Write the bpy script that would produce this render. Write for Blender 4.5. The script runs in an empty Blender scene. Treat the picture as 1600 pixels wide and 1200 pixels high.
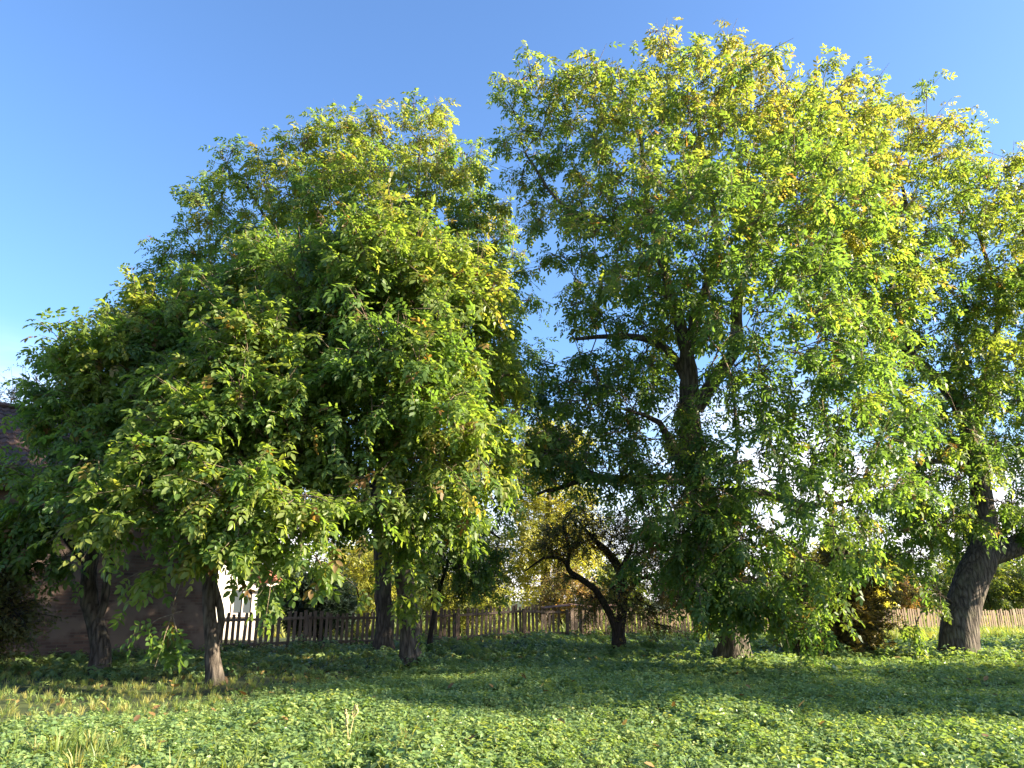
import bpy, math, random
import numpy as np
from mathutils import Vector, Matrix

# ------------------------------------------------------------------ camera, sky, sun, exposure
scene = bpy.context.scene
COL = scene.collection
R = math.radians
FPX = 1186.0                       # focal length in photograph pixels (1600 wide)
PITCH = R(15.9)
CAM_H = 1.6
cam_d = bpy.data.cameras.new('camera'); cam = bpy.data.objects.new('camera', cam_d); COL.objects.link(cam)
cam.location = (0, 0, CAM_H); cam.rotation_euler = (R(90) + PITCH, 0, 0)
cam_d.sensor_width = 36.0; cam_d.lens = 36.0 * FPX / 1600.0
cam_d.clip_start = 0.1; cam_d.clip_end = 3000
scene.camera = cam

SUN_AZ = R(-9.0)                   # direction towards the sun, from +X towards +Y
SUN_EL = R(23.0)
world = bpy.data.worlds.new('World'); scene.world = world; world.use_nodes = True
wn = world.node_tree.nodes; wl = world.node_tree.links; wn.clear()
sky = wn.new('ShaderNodeTexSky'); sky.sky_type = 'NISHITA'; sky.sun_disc = False
sky.sun_elevation = SUN_EL; sky.sun_rotation = R(90) - SUN_AZ
sky.air_density = 1.0; sky.dust_density = 1.2; sky.ozone_density = 6.0; sky.altitude = 150
bg = wn.new('ShaderNodeBackground'); bg.inputs['Strength'].default_value = 0.079
wo = wn.new('ShaderNodeOutputWorld')
# thin bright cloud low in the sky
wtc = wn.new('ShaderNodeTexCoord'); wsep = wn.new('ShaderNodeSeparateXYZ'); wl.new(wtc.outputs['Generated'], wsep.inputs[0])
wmap = wn.new('ShaderNodeMapping'); wmap.inputs['Scale'].default_value = (1.3, 1.3, 4.5); wmap.inputs['Location'].default_value = (1.9, 0.6, 0.3)
wl.new(wtc.outputs['Generated'], wmap.inputs['Vector'])
wnz = wn.new('ShaderNodeTexNoise'); wnz.inputs['Scale'].default_value = 1.5; wnz.inputs['Detail'].default_value = 7; wnz.inputs['Roughness'].default_value = 0.55
wl.new(wmap.outputs[0], wnz.inputs['Vector'])
wcl = wn.new('ShaderNodeMapRange'); wcl.interpolation_type = 'SMOOTHSTEP'; wcl.inputs[1].default_value = 0.46; wcl.inputs[2].default_value = 0.66; wl.new(wnz.outputs['Fac'], wcl.inputs[0])
wel = wn.new('ShaderNodeMapRange'); wel.interpolation_type = 'SMOOTHSTEP'; wel.inputs[1].default_value = 0.08; wel.inputs[2].default_value = 0.32; wel.inputs[3].default_value = 1.0; wel.inputs[4].default_value = 0.0
wl.new(wsep.outputs['Z'], wel.inputs[0])
wmu = wn.new('ShaderNodeMath'); wmu.operation = 'MULTIPLY'; wl.new(wcl.outputs[0], wmu.inputs[0]); wl.new(wel.outputs[0], wmu.inputs[1])
whz = wn.new('ShaderNodeMapRange'); whz.interpolation_type = 'SMOOTHSTEP'; whz.inputs[1].default_value = 0.0; whz.inputs[2].default_value = 0.22; whz.inputs[3].default_value = 0.8; whz.inputs[4].default_value = 0.0
wl.new(wsep.outputs['Z'], whz.inputs[0])
wmx = wn.new('ShaderNodeMath'); wmx.operation = 'MAXIMUM'; wl.new(wmu.outputs[0], wmx.inputs[0]); wl.new(whz.outputs[0], wmx.inputs[1])
wmix = wn.new('ShaderNodeMix'); wmix.data_type = 'RGBA'; wl.new(wmx.outputs[0], wmix.inputs['Factor']); wl.new(sky.outputs[0], wmix.inputs['A']); wmix.inputs['B'].default_value = (6.6, 6.3, 6.5, 1)
wl.new(wmix.outputs['Result'], bg.inputs[0]); wl.new(bg.outputs[0], wo.inputs[0])
sun_d = bpy.data.lights.new('sun', 'SUN'); sun = bpy.data.objects.new('sun', sun_d); COL.objects.link(sun)
sun_d.energy = 5.0; sun_d.angle = R(0.5); sun_d.color = (1.0, 0.88, 0.66)
SUNV = Vector((math.cos(SUN_EL) * math.cos(SUN_AZ), math.cos(SUN_EL) * math.sin(SUN_AZ), math.sin(SUN_EL)))
sun.rotation_euler = SUNV.to_track_quat('Z', 'Y').to_euler()
sun.location = SUNV * 60
vs = scene.view_settings
vs.view_transform = 'Standard'; vs.look = 'None'; vs.exposure = 2.33; vs.gamma = 1.0
scene.render.engine = 'CYCLES'
cy = scene.cycles
cy.max_bounces = 7; cy.diffuse_bounces = 4; cy.glossy_bounces = 2; cy.transmission_bounces = 4; cy.transparent_max_bounces = 4
cy.caustics_reflective = False; cy.caustics_refractive = False
cy.use_denoising = True
cy.denoising_input_passes = 'RGB_ALBEDO_NORMAL'
cy.sample_clamp_indirect = 6.0

rng = np.random.default_rng(7)

# ------------------------------------------------------------------ helpers
def P(px, py, D):
    """world point on the photograph's ray (px,py) at distance y = D"""
    u = (px - 800) / FPX; v = (600 - py) / FPX
    y = math.cos(PITCH) - math.sin(PITCH) * v
    z = math.sin(PITCH) + math.cos(PITCH) * v
    s = D / y
    return np.array((u * s, D, CAM_H + z * s))

def gz(x, y):
    """height of the ground"""
    x = np.asarray(x, float); y = np.asarray(y, float)
    f = -0.435 * x + y - 29.0                         # distance beyond the fence line (about)
    berm = 0.22 * np.exp(-((f + 0.9) / 1.6) ** 2) * np.exp(-((x - 3.5) / 7.0) ** 2)
    near = np.exp(-(((x) ** 2 + (y - 20) ** 2) / 60 ** 2))
    und = 0.05 * np.sin(x * 0.55 + 1.3) * np.cos(y * 0.43) + 0.03 * np.sin(x * 1.3 + y * 0.9)
    return berm + und * near

def tag(o, label=None, cat=None, group=None, kind=None):
    if label: o['label'] = label
    if cat: o['category'] = cat
    if group: o['group'] = group
    if kind: o['kind'] = kind
    return o

def link(o, parent=None):
    COL.objects.link(o)
    if parent is not None: o.parent = parent
    return o

def empty(name, loc=(0, 0, 0), rz=0.0):
    o = bpy.data.objects.new(name, None); COL.objects.link(o)
    o.location = loc; o.rotation_euler = (0, 0, rz); o.empty_display_size = 0.3
    return o

def raw_mesh(name, V, F, mat, smooth=False, hue=None):
    """V (n,3) array; F (m,k) array, k = 3 or 4"""
    V = np.ascontiguousarray(V, dtype=np.float32); F = np.ascontiguousarray(F, dtype=np.int32)
    me = bpy.data.meshes.new(name)
    n, (m, k) = len(V), F.shape
    me.vertices.add(n); me.vertices.foreach_set('co', V.ravel())
    me.loops.add(m * k); me.loops.foreach_set('vertex_index', F.ravel())
    me.polygons.add(m); me.polygons.foreach_set('loop_start', np.arange(0, m * k, k, dtype=np.int32))
    if smooth: me.polygons.foreach_set('use_smooth', np.ones(m, dtype=bool))
    if hue is not None:
        a = me.attributes.new('hue', 'FLOAT', 'POINT'); a.data.foreach_set('value', np.ascontiguousarray(hue, dtype=np.float32))
    me.update(calc_edges=True)
    me.materials.append(mat)
    return me

class MB:
    """collects quads and triangles for one mesh"""
    def __init__(self): self.v = []; self.f = []
    def add(self, vs_, fs):
        b = len(self.v); self.v += [tuple(map(float, p)) for p in vs_]; self.f += [tuple(i + b for i in f) for f in fs]
    def box(self, c, s, rz=0.0, tilt=None):
        M = Matrix.Rotation(rz, 3, 'Z')
        if tilt is not None: M = M @ tilt
        vs_ = [Vector(c) + M @ Vector((sx * s[0] / 2, sy * s[1] / 2, sz * s[2] / 2)) for sz in (-1, 1) for sx, sy in ((-1, -1), (1, -1), (1, 1), (-1, 1))]
        self.add(vs_, [(3, 2, 1, 0), (4, 5, 6, 7), (0, 1, 5, 4), (1, 2, 6, 5), (2, 3, 7, 6), (3, 0, 4, 7)])
    def prism(self, pts, d):
        """closed outline pts (list of 3d points) pushed along vector d"""
        n = len(pts); a = [Vector(p) for p in pts]; b = [p + Vector(d) for p in a]
        self.add(a + b, [tuple(range(n))[::-1], tuple(range(n, 2 * n))] + [(i, (i + 1) % n, n + (i + 1) % n, n + i) for i in range(n)])
    def build(self, name, mat, parent=None, bevel=0.0, loc=None):
        me = bpy.data.meshes.new(name); me.from_pydata(self.v, [], self.f); me.update(); me.materials.append(mat)
        o = bpy.data.objects.new(name, me); link(o, parent)
        if loc is not None: o.location = loc
        if bevel:
            m = o.modifiers.new('bevel', 'BEVEL'); m.width = bevel; m.segments = 1; m.limit_method = 'ANGLE'
        return o

# ------------------------------------------------------------------ materials
def mat_new(name):
    m = bpy.data.materials.new(name); m.use_nodes = True
    n = m.node_tree.nodes; n.clear()
    out = n.new('ShaderNodeOutputMaterial')
    return m, n, m.node_tree.links, out

def ramp(n, stops):
    r = n.new('ShaderNodeValToRGB'); e = r.color_ramp.elements
    while len(e) < len(stops): e.new(0.5)
    for el, (p, c) in zip(e, stops): el.position = p; el.color = (*c, 1)
    return r

def leaf_material(name, stops, trans=0.54, rough=0.45, use_obj_random=False, tint=(1.14, 1.1, 0.46), gain=1.95, spec=0.35):
    m, n, l, out = mat_new(name)
    if use_obj_random:
        oi = n.new('ShaderNodeObjectInfo'); src = oi.outputs['Random']
    else:
        at = n.new('ShaderNodeAttribute'); at.attribute_name = 'hue'; src = at.outputs['Fac']
    geo = n.new('ShaderNodeNewGeometry')
    tc = n.new('ShaderNodeTexCoord')
    nz = n.new('ShaderNodeTexNoise'); nz.inputs['Scale'].default_value = 9.0; nz.inputs['Detail'].default_value = 2.0
    l.new(tc.outputs['Object'], nz.inputs['Vector'])
    mr = n.new('ShaderNodeMapRange'); mr.inputs[3].default_value = -0.09; mr.inputs[4].default_value = 0.09
    l.new(nz.outputs['Fac'], mr.inputs[0])
    ad = n.new('ShaderNodeMath'); ad.operation = 'ADD'; l.new(src, ad.inputs[0]); l.new(mr.outputs[0], ad.inputs[1])
    rp = ramp(n, stops); l.new(ad.outputs[0], rp.inputs[0])
    pb = n.new('ShaderNodeBsdfPrincipled'); pb.inputs['Roughness'].default_value = rough
    pb.inputs['Specular IOR Level'].default_value = spec
    l.new(rp.outputs[0], pb.inputs['Base Color'])
    mm = n.new('ShaderNodeMix'); mm.data_type = 'RGBA'; mm.blend_type = 'MULTIPLY'; mm.inputs['Factor'].default_value = 1.0
    l.new(rp.outputs[0], mm.inputs['A']); mm.inputs['B'].default_value = (tint[0] * gain, tint[1] * gain, tint[2] * gain, 1)
    tr = n.new('ShaderNodeBsdfTranslucent'); l.new(mm.outputs['Result'], tr.inputs['Color'])
    mx = n.new('ShaderNodeMixShader'); mx.inputs[0].default_value = trans
    l.new(pb.outputs[0], mx.inputs[1]); l.new(tr.outputs[0], mx.inputs[2]); l.new(mx.outputs[0], out.inputs[0])
    return m

WAL = leaf_material('walnut_leaf', [(0.0, (0.056, 0.104, 0.034)), (0.30, (0.095, 0.162, 0.042)), (0.55, (0.165, 0.208, 0.046)),
                                    (0.74, (0.23, 0.205, 0.062)), (0.87, (0.23, 0.155, 0.06)), (1.0, (0.13, 0.065, 0.03))])
ORC = leaf_material('orchard_leaf', [(0.0, (0.06, 0.075, 0.03)), (0.4, (0.11, 0.115, 0.04)), (0.7, (0.19, 0.13, 0.05)), (0.9, (0.24, 0.09, 0.05)), (1.0, (0.27, 0.06, 0.05))], trans=0.45)
YEL = leaf_material('willow_leaf', [(0.0, (0.13, 0.15, 0.035)), (0.5, (0.28, 0.28, 0.06)), (1.0, (0.42, 0.36, 0.09))], trans=0.45)
BSH = leaf_material('bush_leaf', [(0.0, (0.030, 0.055, 0.018)), (0.5, (0.075, 0.11, 0.025)), (0.8, (0.16, 0.17, 0.035)), (1.0, (0.28, 0.07, 0.05))], trans=0.4)
CON = leaf_material('juniper_leaf', [(0.0, (0.06, 0.065, 0.022)), (0.5, (0.15, 0.115, 0.035)), (1.0, (0.30, 0.20, 0.05))], trans=0.35, rough=0.6)
EVG = leaf_material('evergreen_leaf', [(0.0, (0.018, 0.035, 0.022)), (1.0, (0.04, 0.07, 0.04))], trans=0.2, rough=0.55)
NET = leaf_material('nettle_leaf', [(0.0, (0.11, 0.185, 0.070)), (0.60, (0.185, 0.26, 0.095)), (0.95, (0.25, 0.31, 0.10)), (1.0, (0.32, 0.34, 0.11))], trans=0.33, rough=0.36, use_obj_random=True, spec=0.45)
GRS = leaf_material('grass_blade', [(0.0, (0.09, 0.15, 0.04)), (0.55, (0.18, 0.22, 0.06)), (1.0, (0.36, 0.32, 0.12))], trans=0.4, rough=0.5, use_obj_random=True)
DRY = leaf_material('dry_leaf', [(0.0, (0.10, 0.055, 0.025)), (0.6, (0.22, 0.13, 0.05)), (1.0, (0.34, 0.24, 0.08))], trans=0.2, rough=0.7, use_obj_random=True)

def bark_material(name, dark, light, scale=1.0):
    m, n, l, out = mat_new(name)
    tc = n.new('ShaderNodeTexCoord'); mp = n.new('ShaderNodeMapping'); mp.inputs['Scale'].default_value = (9 * scale, 9 * scale, 1.7 * scale)
    l.new(tc.outputs['Object'], mp.inputs['Vector'])
    nz = n.new('ShaderNodeTexNoise'); nz.inputs['Scale'].default_value = 1.6; nz.inputs['Detail'].default_value = 6; nz.inputs['Roughness'].default_value = 0.65
    l.new(mp.outputs[0], nz.inputs['Vector'])
    vo = n.new('ShaderNodeTexVoronoi'); vo.feature = 'DISTANCE_TO_EDGE'; vo.inputs['Scale'].default_value = 1.5
    mxv = n.new('ShaderNodeMix'); mxv.data_type = 'RGBA'; mxv.inputs['Factor'].default_value = 0.25
    l.new(mp.outputs[0], mxv.inputs['A']); l.new(nz.outputs['Color'], mxv.inputs['B']); l.new(mxv.outputs['Result'], vo.inputs['Vector'])
    mu = n.new('ShaderNodeMath'); mu.operation = 'MULTIPLY_ADD'; l.new(vo.outputs['Distance'], mu.inputs[0]); mu.inputs[1].default_value = 1.4
    l.new(nz.outputs['Fac'], mu.inputs[2])
    rp = ramp(n, [(0.35, dark), (0.95, light)]); l.new(mu.outputs[0], rp.inputs[0])
    lich = n.new('ShaderNodeTexNoise'); lich.inputs['Scale'].default_value = 2.6; lich.inputs['Detail'].default_value = 4; l.new(tc.outputs['Object'], lich.inputs['Vector'])
    lr = ramp(n, [(0.52, (0, 0, 0)), (0.70, (0.5, 0.5, 0.5))]); l.new(lich.outputs['Fac'], lr.inputs[0])
    mx = n.new('ShaderNodeMix'); mx.data_type = 'RGBA'; l.new(lr.outputs[0], mx.inputs['Factor']); l.new(rp.outputs[0], mx.inputs['A'])
    mx.inputs['B'].default_value = (light[0] * 1.2, light[1] * 1.35, light[2] * 1.05, 1)
    bp = n.new('ShaderNodeBump'); bp.inputs['Strength'].default_value = 0.9; bp.inputs['Distance'].default_value = 0.05; l.new(mu.outputs[0], bp.inputs['Height'])
    pb = n.new('ShaderNodeBsdfPrincipled'); pb.inputs['Roughness'].default_value = 0.9; pb.inputs['Specular IOR Level'].default_value = 0.15
    l.new(mx.outputs['Result'], pb.inputs['Base Color']); l.new(bp.outputs[0], pb.inputs['Normal']); l.new(pb.outputs[0], out.inputs[0])
    return m
BARK = bark_material('walnut_bark', (0.022, 0.017, 0.014), (0.13, 0.107, 0.088))
BARK2 = bark_material('orchard_bark', (0.020, 0.015, 0.013), (0.075, 0.060, 0.050), 1.3)
TWIG = bark_material('twig_bark', (0.10, 0.072, 0.05), (0.23, 0.175, 0.12), 2.0)

def noise_material(name, stops, scale=(6, 6, 6), detail=5, rough=0.85, bump=0.4, dist=0.02, objrand=0.0, spec=0.25):
    m, n, l, out = mat_new(name)
    tc = n.new('ShaderNodeTexCoord'); mp = n.new('ShaderNodeMapping'); mp.inputs['Scale'].default_value = scale
    l.new(tc.outputs['Object'], mp.inputs['Vector'])
    nz = n.new('ShaderNodeTexNoise'); nz.inputs['Scale'].default_value = 1.0; nz.inputs['Detail'].default_value = detail; nz.inputs['Roughness'].default_value = 0.62
    oi = n.new('ShaderNodeObjectInfo')
    va = n.new('ShaderNodeVectorMath'); va.operation = 'ADD'
    sc = n.new('ShaderNodeMath'); sc.operation = 'MULTIPLY'; sc.inputs[1].default_value = 37.0; l.new(oi.outputs['Random'], sc.inputs[0])
    l.new(mp.outputs[0], va.inputs[0]); l.new(sc.outputs[0], va.inputs[1]); l.new(va.outputs[0], nz.inputs['Vector'])
    mr = n.new('ShaderNodeMapRange'); mr.inputs[3].default_value = -objrand; mr.inputs[4].default_value = objrand; l.new(oi.outputs['Random'], mr.inputs[0])
    ad = n.new('ShaderNodeMath'); ad.operation = 'ADD'; l.new(nz.outputs['Fac'], ad.inputs[0]); l.new(mr.outputs[0], ad.inputs[1])
    rp = ramp(n, stops); l.new(ad.outputs[0], rp.inputs[0])
    bp = n.new('ShaderNodeBump'); bp.inputs['Strength'].default_value = bump; bp.inputs['Distance'].default_value = dist; l.new(nz.outputs['Fac'], bp.inputs['Height'])
    pb = n.new('ShaderNodeBsdfPrincipled'); pb.inputs['Roughness'].default_value = rough; pb.inputs['Specular IOR Level'].default_value = spec
    l.new(rp.outputs[0], pb.inputs['Base Color']); l.new(bp.outputs[0], pb.inputs['Normal']); l.new(pb.outputs[0], out.inputs[0])
    return m
WOOD_DARK = noise_material('weathered_wood', [(0.25, (0.10, 0.070, 0.055)), (0.75, (0.23, 0.175, 0.14))], (18, 18, 2.2), objrand=0.14)
WOOD_TAN = noise_material('tan_wood', [(0.25, (0.11, 0.078, 0.054)), (0.75, (0.25, 0.18, 0.125))], (18, 18, 2.2), objrand=0.14)
RUST = noise_material('rusty_sheet', [(0.3, (0.09, 0.045, 0.032)), (0.7, (0.19, 0.11, 0.08))], (3, 3, 3))
PLASTER = noise_material('white_plaster', [(0.2, (0.62, 0.58, 0.52)), (0.7, (0.80, 0.77, 0.72))], (1.4, 1.4, 1.4), bump=0.15)
TRIM = noise_material('painted_trim', [(0.2, (0.48, 0.40, 0.35)), (0.8, (0.62, 0.55, 0.50))], (5, 5, 5), bump=0.1)
ROOFRED = noise_material('red_roof', [(0.3, (0.24, 0.085, 0.055)), (0.7, (0.40, 0.17, 0.12))], (4, 4, 4))
TILE = noise_material('old_roof_tile', [(0.25, (0.045, 0.030, 0.026)), (0.6, (0.12, 0.075, 0.06)), (0.8, (0.10, 0.10, 0.06))], (5, 5, 5), objrand=0.1)
SOIL = noise_material('ground_soil', [(0.3, (0.022, 0.026, 0.012)), (0.55, (0.045, 0.060, 0.018)), (0.75, (0.075, 0.09, 0.028))], (1.1, 1.1, 1.1), detail=8, bump=0.8, dist=0.05)
STALK = noise_material('dry_stalk', [(0.3, (0.30, 0.24, 0.10)), (0.7, (0.48, 0.40, 0.20))], (20, 20, 20))
m, n, l, out = mat_new('window_glass')
pb = n.new('ShaderNodeBsdfPrincipled'); pb.inputs['Base Color'].default_value = (0.05, 0.06, 0.07, 1); pb.inputs['Roughness'].default_value = 0.08
l.new(pb.outputs[0], out.inputs[0]); GLASS = m

def barn_wall_material():
    m, n, l, out = mat_new('barn_brick')
    tc = n.new('ShaderNodeTexCoord'); mp = n.new('ShaderNodeMapping'); mp.inputs['Rotation'].default_value = (R(90), 0, 0)
    l.new(tc.outputs['Object'], mp.inputs['Vector'])
    br = n.new('ShaderNodeTexBrick'); br.inputs['Scale'].default_value = 1.0
    br.inputs['Brick Width'].default_value = 0.27; br.inputs['Row Height'].default_value = 0.085; br.inputs['Mortar Size'].default_value = 0.010
    br.inputs['Color1'].default_value = (0.17, 0.10, 0.076, 1); br.inputs['Color2'].default_value = (0.085, 0.052, 0.042, 1); br.inputs['Mortar'].default_value = (0.13, 0.10, 0.082, 1)
    l.new(mp.outputs[0], br.inputs['Vector'])
    nz = n.new('ShaderNodeTexNoise'); nz.inputs['Scale'].default_value = 1.3; nz.inputs['Detail'].default_value = 7; l.new(tc.outputs['Object'], nz.inputs['Vector'])
    rp = ramp(n, [(0.45, (0, 0, 0)), (0.58, (1, 1, 1))]); l.new(nz.outputs['Fac'], rp.inputs[0])
    mx = n.new('ShaderNodeMix'); mx.data_type = 'RGBA'; l.new(rp.outputs[0], mx.inputs['Factor']); l.new(br.outputs['Color'], mx.inputs['A']); mx.inputs['B'].default_value = (0.20, 0.145, 0.115, 1)
    bp = n.new('ShaderNodeBump'); bp.inputs['Strength'].default_value = 0.7; bp.inputs['Distance'].default_value = 0.03; l.new(mx.outputs['Result'], bp.inputs['Height'])
    pb = n.new('ShaderNodeBsdfPrincipled'); pb.inputs['Roughness'].default_value = 0.92
    l.new(mx.outputs['Result'], pb.inputs['Base Color']); l.new(bp.outputs[0], pb.inputs['Normal']); l.new(pb.outputs[0], out.inputs[0])
    return m
BRICK = barn_wall_material()

# ------------------------------------------------------------------ ground
def axis(lo, hi, fine_lo, fine_hi, step):
    fine = np.arange(fine_lo, fine_hi + 1e-6, step)
    k = np.geomspace(1, 1 + abs(lo - fine_lo), 14)[1:] - 1
    k2 = np.geomspace(1, 1 + abs(hi - fine_hi), 14)[1:] - 1
    return np.concatenate([(fine_lo - k)[::-1], fine, fine_hi + k2])
gx = axis(-1500, 1500, -26, 36, 0.5); gy = axis(-1500, 1800, 4, 46, 0.5)
GX, GY = np.meshgrid(gx, gy); GZ = gz(GX, GY)
nx_, ny_ = len(gx), len(gy)
idx = np.arange(nx_ * ny_).reshape(ny_, nx_)
F = np.stack([idx[:-1, :-1], idx[:-1, 1:], idx[1:, 1:], idx[1:, :-1]], -1).reshape(-1, 4)
me = raw_mesh('ground', np.stack([GX, GY, GZ], -1).reshape(-1, 3), F, SOIL, smooth=True)
link(tag(bpy.data.objects.new('ground', me), 'shaded garden ground under the walnut trees', 'ground', kind='structure'))

# ------------------------------------------------------------------ leaf shapes
def leaflet(base, d, nrm, L, W, fold=0.25, droop=0.25):
    """two folded quads: 6 vertices"""
    d = d / np.linalg.norm(d); s = np.cross(nrm, d); s /= np.linalg.norm(s); u = np.cross(d, s)
    pts = []
    for t, w, sd in ((0, 0, 0), (0.32, 0.46, 1), (0.70, 0.40, 1), (1, 0, 0), (0.70, 0.40, -1), (0.32, 0.46, -1)):
        pts.append(base + d * L * t + s * sd * W * w + u * (abs(w) * W * fold - droop * L * t * t))
    return np.array(pts)
LQ = np.array([(0, 3, 2, 1), (0, 5, 4, 3)])

def walnut_template(r, pairs=3, lf=None, q=None, st=6):
    lf = lf or leaflet; q = LQ if q is None else q
    V = []; F = []
    Lr = 0.30; sag = r.uniform(0.15, 0.6)
    def rach(t): return np.array((Lr * t, 0.02 * math.sin(3 * t), -sag * Lr * t * t))
    k = 0
    for i in range(pairs):
        t = 0.34 + 0.6 * i / max(1, pairs - 1) * 0.95
        for sd in (-1, 1):
            a = R(r.uniform(48, 72)); L = r.uniform(0.115, 0.155) * (0.85 + 0.12 * i)
            d = np.array((math.cos(a), sd * math.sin(a), r.uniform(-0.55, 0.0)))
            nr = np.array((r.normal(0, .2), -sd * 0.1 + r.normal(0, .25), 1.0))
            V.append(lf(rach(t), d, nr, L, L * r.uniform(0.5, 0.6), 0.22, r.uniform(0.1, 0.4))); F.append(q + st * k); k += 1
    L = r.uniform(0.15, 0.18)
    V.append(lf(rach(1), np.array((1, r.normal(0, .15), -sag - 0.25)), np.array((0.3, r.normal(0, .2), 1.0)), L, L * 0.55, 0.2, 0.2)); F.append(q + st * k)
    return np.concatenate(V), np.concatenate(F)

def leaf1(base, d, n_, L, W, fold=0.2, droop=0.15):
    return leaflet(base, d, n_, L, W * 1.1, fold, droop)[[0, 1, 3, 4]]
LQ1 = np.array([(0, 3, 2, 1)])
def spray_template(r, n_leaf=6, L0=0.065, W=0.55, length=0.24):
    V = []; F = []
    for i in range(n_leaf):
        t = (i + 0.6) / n_leaf; sd = 1 if i % 2 else -1
        a = R(r.uniform(25, 75)); L = L0 * r.uniform(0.75, 1.25)
        d = np.array((math.cos(a), sd * math.sin(a), r.uniform(-0.6, 0.4)))
        V.append(leaf1(np.array((length * t, 0, -0.06 * t * t)), d, np.array((r.normal(0, .5), r.normal(0, .5), 1.0)), L, L * W, 0.2, 0.15)); F.append(LQ1 + 4 * i)
    return np.concatenate(V), np.concatenate(F)

def needle_template(r, n_leaf=7):
    V = []; F = []
    for i in range(n_leaf):
        a = R(r.uniform(-65, 65)); L = r.uniform(0.10, 0.2)
        d = np.array((math.cos(a), math.sin(a), r.uniform(-0.3, 0.8)))
        V.append(leaf1(np.array((0.16 * i / n_leaf, 0, 0)), d, np.array((r.normal(0, .6), r.normal(0, .6), 1.0)), L, L * 0.26, 0.2, 0.1)); F.append(LQ1 + 4 * i)
    return np.concatenate(V), np.concatenate(F)

_r = np.random.default_rng(3)
T_WAL = [walnut_template(_r, 3) for _ in range(7)]
T_WAL5 = [walnut_template(_r, 2, leaf1, LQ1, 4) for _ in range(5)]
T_WALQ = [walnut_template(_r, 3, leaf1, LQ1, 4) for _ in range(7)]
T_ORC = [spray_template(_r, 6, 0.065) for _ in range(5)]
T_YEL = [spray_template(_r, 7, 0.15, 0.45, 0.45) for _ in range(5)]
T_BSH = [spray_template(_r, 6, 0.12, 0.6, 0.32) for _ in range(5)]
T_CON = [needle_template(_r, 7) for _ in range(5)]

def nrm(a): return a / (np.linalg.norm(a, axis=-1, keepdims=True) + 1e-9)

def leaf_frames(axis_, up, scale):
    x = nrm(axis_); y = nrm(np.cross(up, x)); z = np.cross(x, y)
    return np.stack([x, y, z], -1) * scale[:, None, None]         # columns

# ------------------------------------------------------------------ tubes
def tube(points, radii, sides, ridge=0.0, seed=0):
    P_ = np.asarray(points, float); r = np.asarray(radii, float); n = len(P_)
    t = np.zeros_like(P_); t[1:-1] = P_[2:] - P_[:-2]; t[0] = P_[1] - P_[0]; t[-1] = P_[-1] - P_[-2]; t = nrm(t)
    ref = np.array((1.0, 0.13, 0.0)) if abs(t[0][0]) < 0.9 else np.array((0.0, 1.0, 0.1))
    U = np.zeros_like(P_); u = ref
    for i in range(n):
        u = u - t[i] * np.dot(u, t[i]); u /= np.linalg.norm(u); U[i] = u
    W = np.cross(t, U)
    a = np.linspace(0, 2 * math.pi, sides, endpoint=False)
    rr = r[:, None] * np.ones((1, sides))
    if ridge:
        rg = np.random.default_rng(seed); s = np.concatenate([[0], np.cumsum(np.linalg.norm(np.diff(P_, axis=0), axis=1))])
        m_ = np.zeros((n, sides))
        for k in range(10):
            m_ += rg.uniform(0.3, 1) * np.sin(rg.integers(2, 12) * a[None] + rg.uniform(0, 6) + s[:, None] * rg.normal(0, 1.8) + np.sin(s[:, None] * rg.uniform(1, 5)))
        rr = rr * (1 + ridge * m_ / 3)
    V = P_[:, None] + (np.cos(a)[None, :, None] * U[:, None] + np.sin(a)[None, :, None] * W[:, None]) * rr[..., None]
    i = np.arange(n - 1)[:, None] * sides; j = np.arange(sides)[None]; j2 = (j + 1) % sides
    F = np.stack([i + j, i + j2, i + sides + j2, i + sides + j], -1).reshape(-1, 4)
    return V.reshape(-1, 3), F

def join(parts):
    Vs, Fs, o = [], [], 0
    for V, F in parts: Vs.append(V); Fs.append(F + o); o += len(V)
    return np.concatenate(Vs), np.concatenate(Fs)

def catmull(pts, step):
    pts = np.asarray(pts, float); out = []
    ext = np.vstack([2 * pts[0] - pts[1], pts, 2 * pts[-1] - pts[-2]])
    for i in range(len(pts) - 1):
        p0, p1, p2, p3 = ext[i:i + 4]; k = max(2, int(np.linalg.norm((p2 - p1)[:3]) / step))
        for t in np.arange(k) / k:
            out.append(0.5 * ((2 * p1) + (-p0 + p2) * t + (2 * p0 - 5 * p1 + 4 * p2 - p3) * t ** 2 + (-p0 + 3 * p1 - 3 * p2 + p3) * t ** 3))
    out.append(pts[-1]); return np.array(out)

TRIS = [0]
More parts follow.
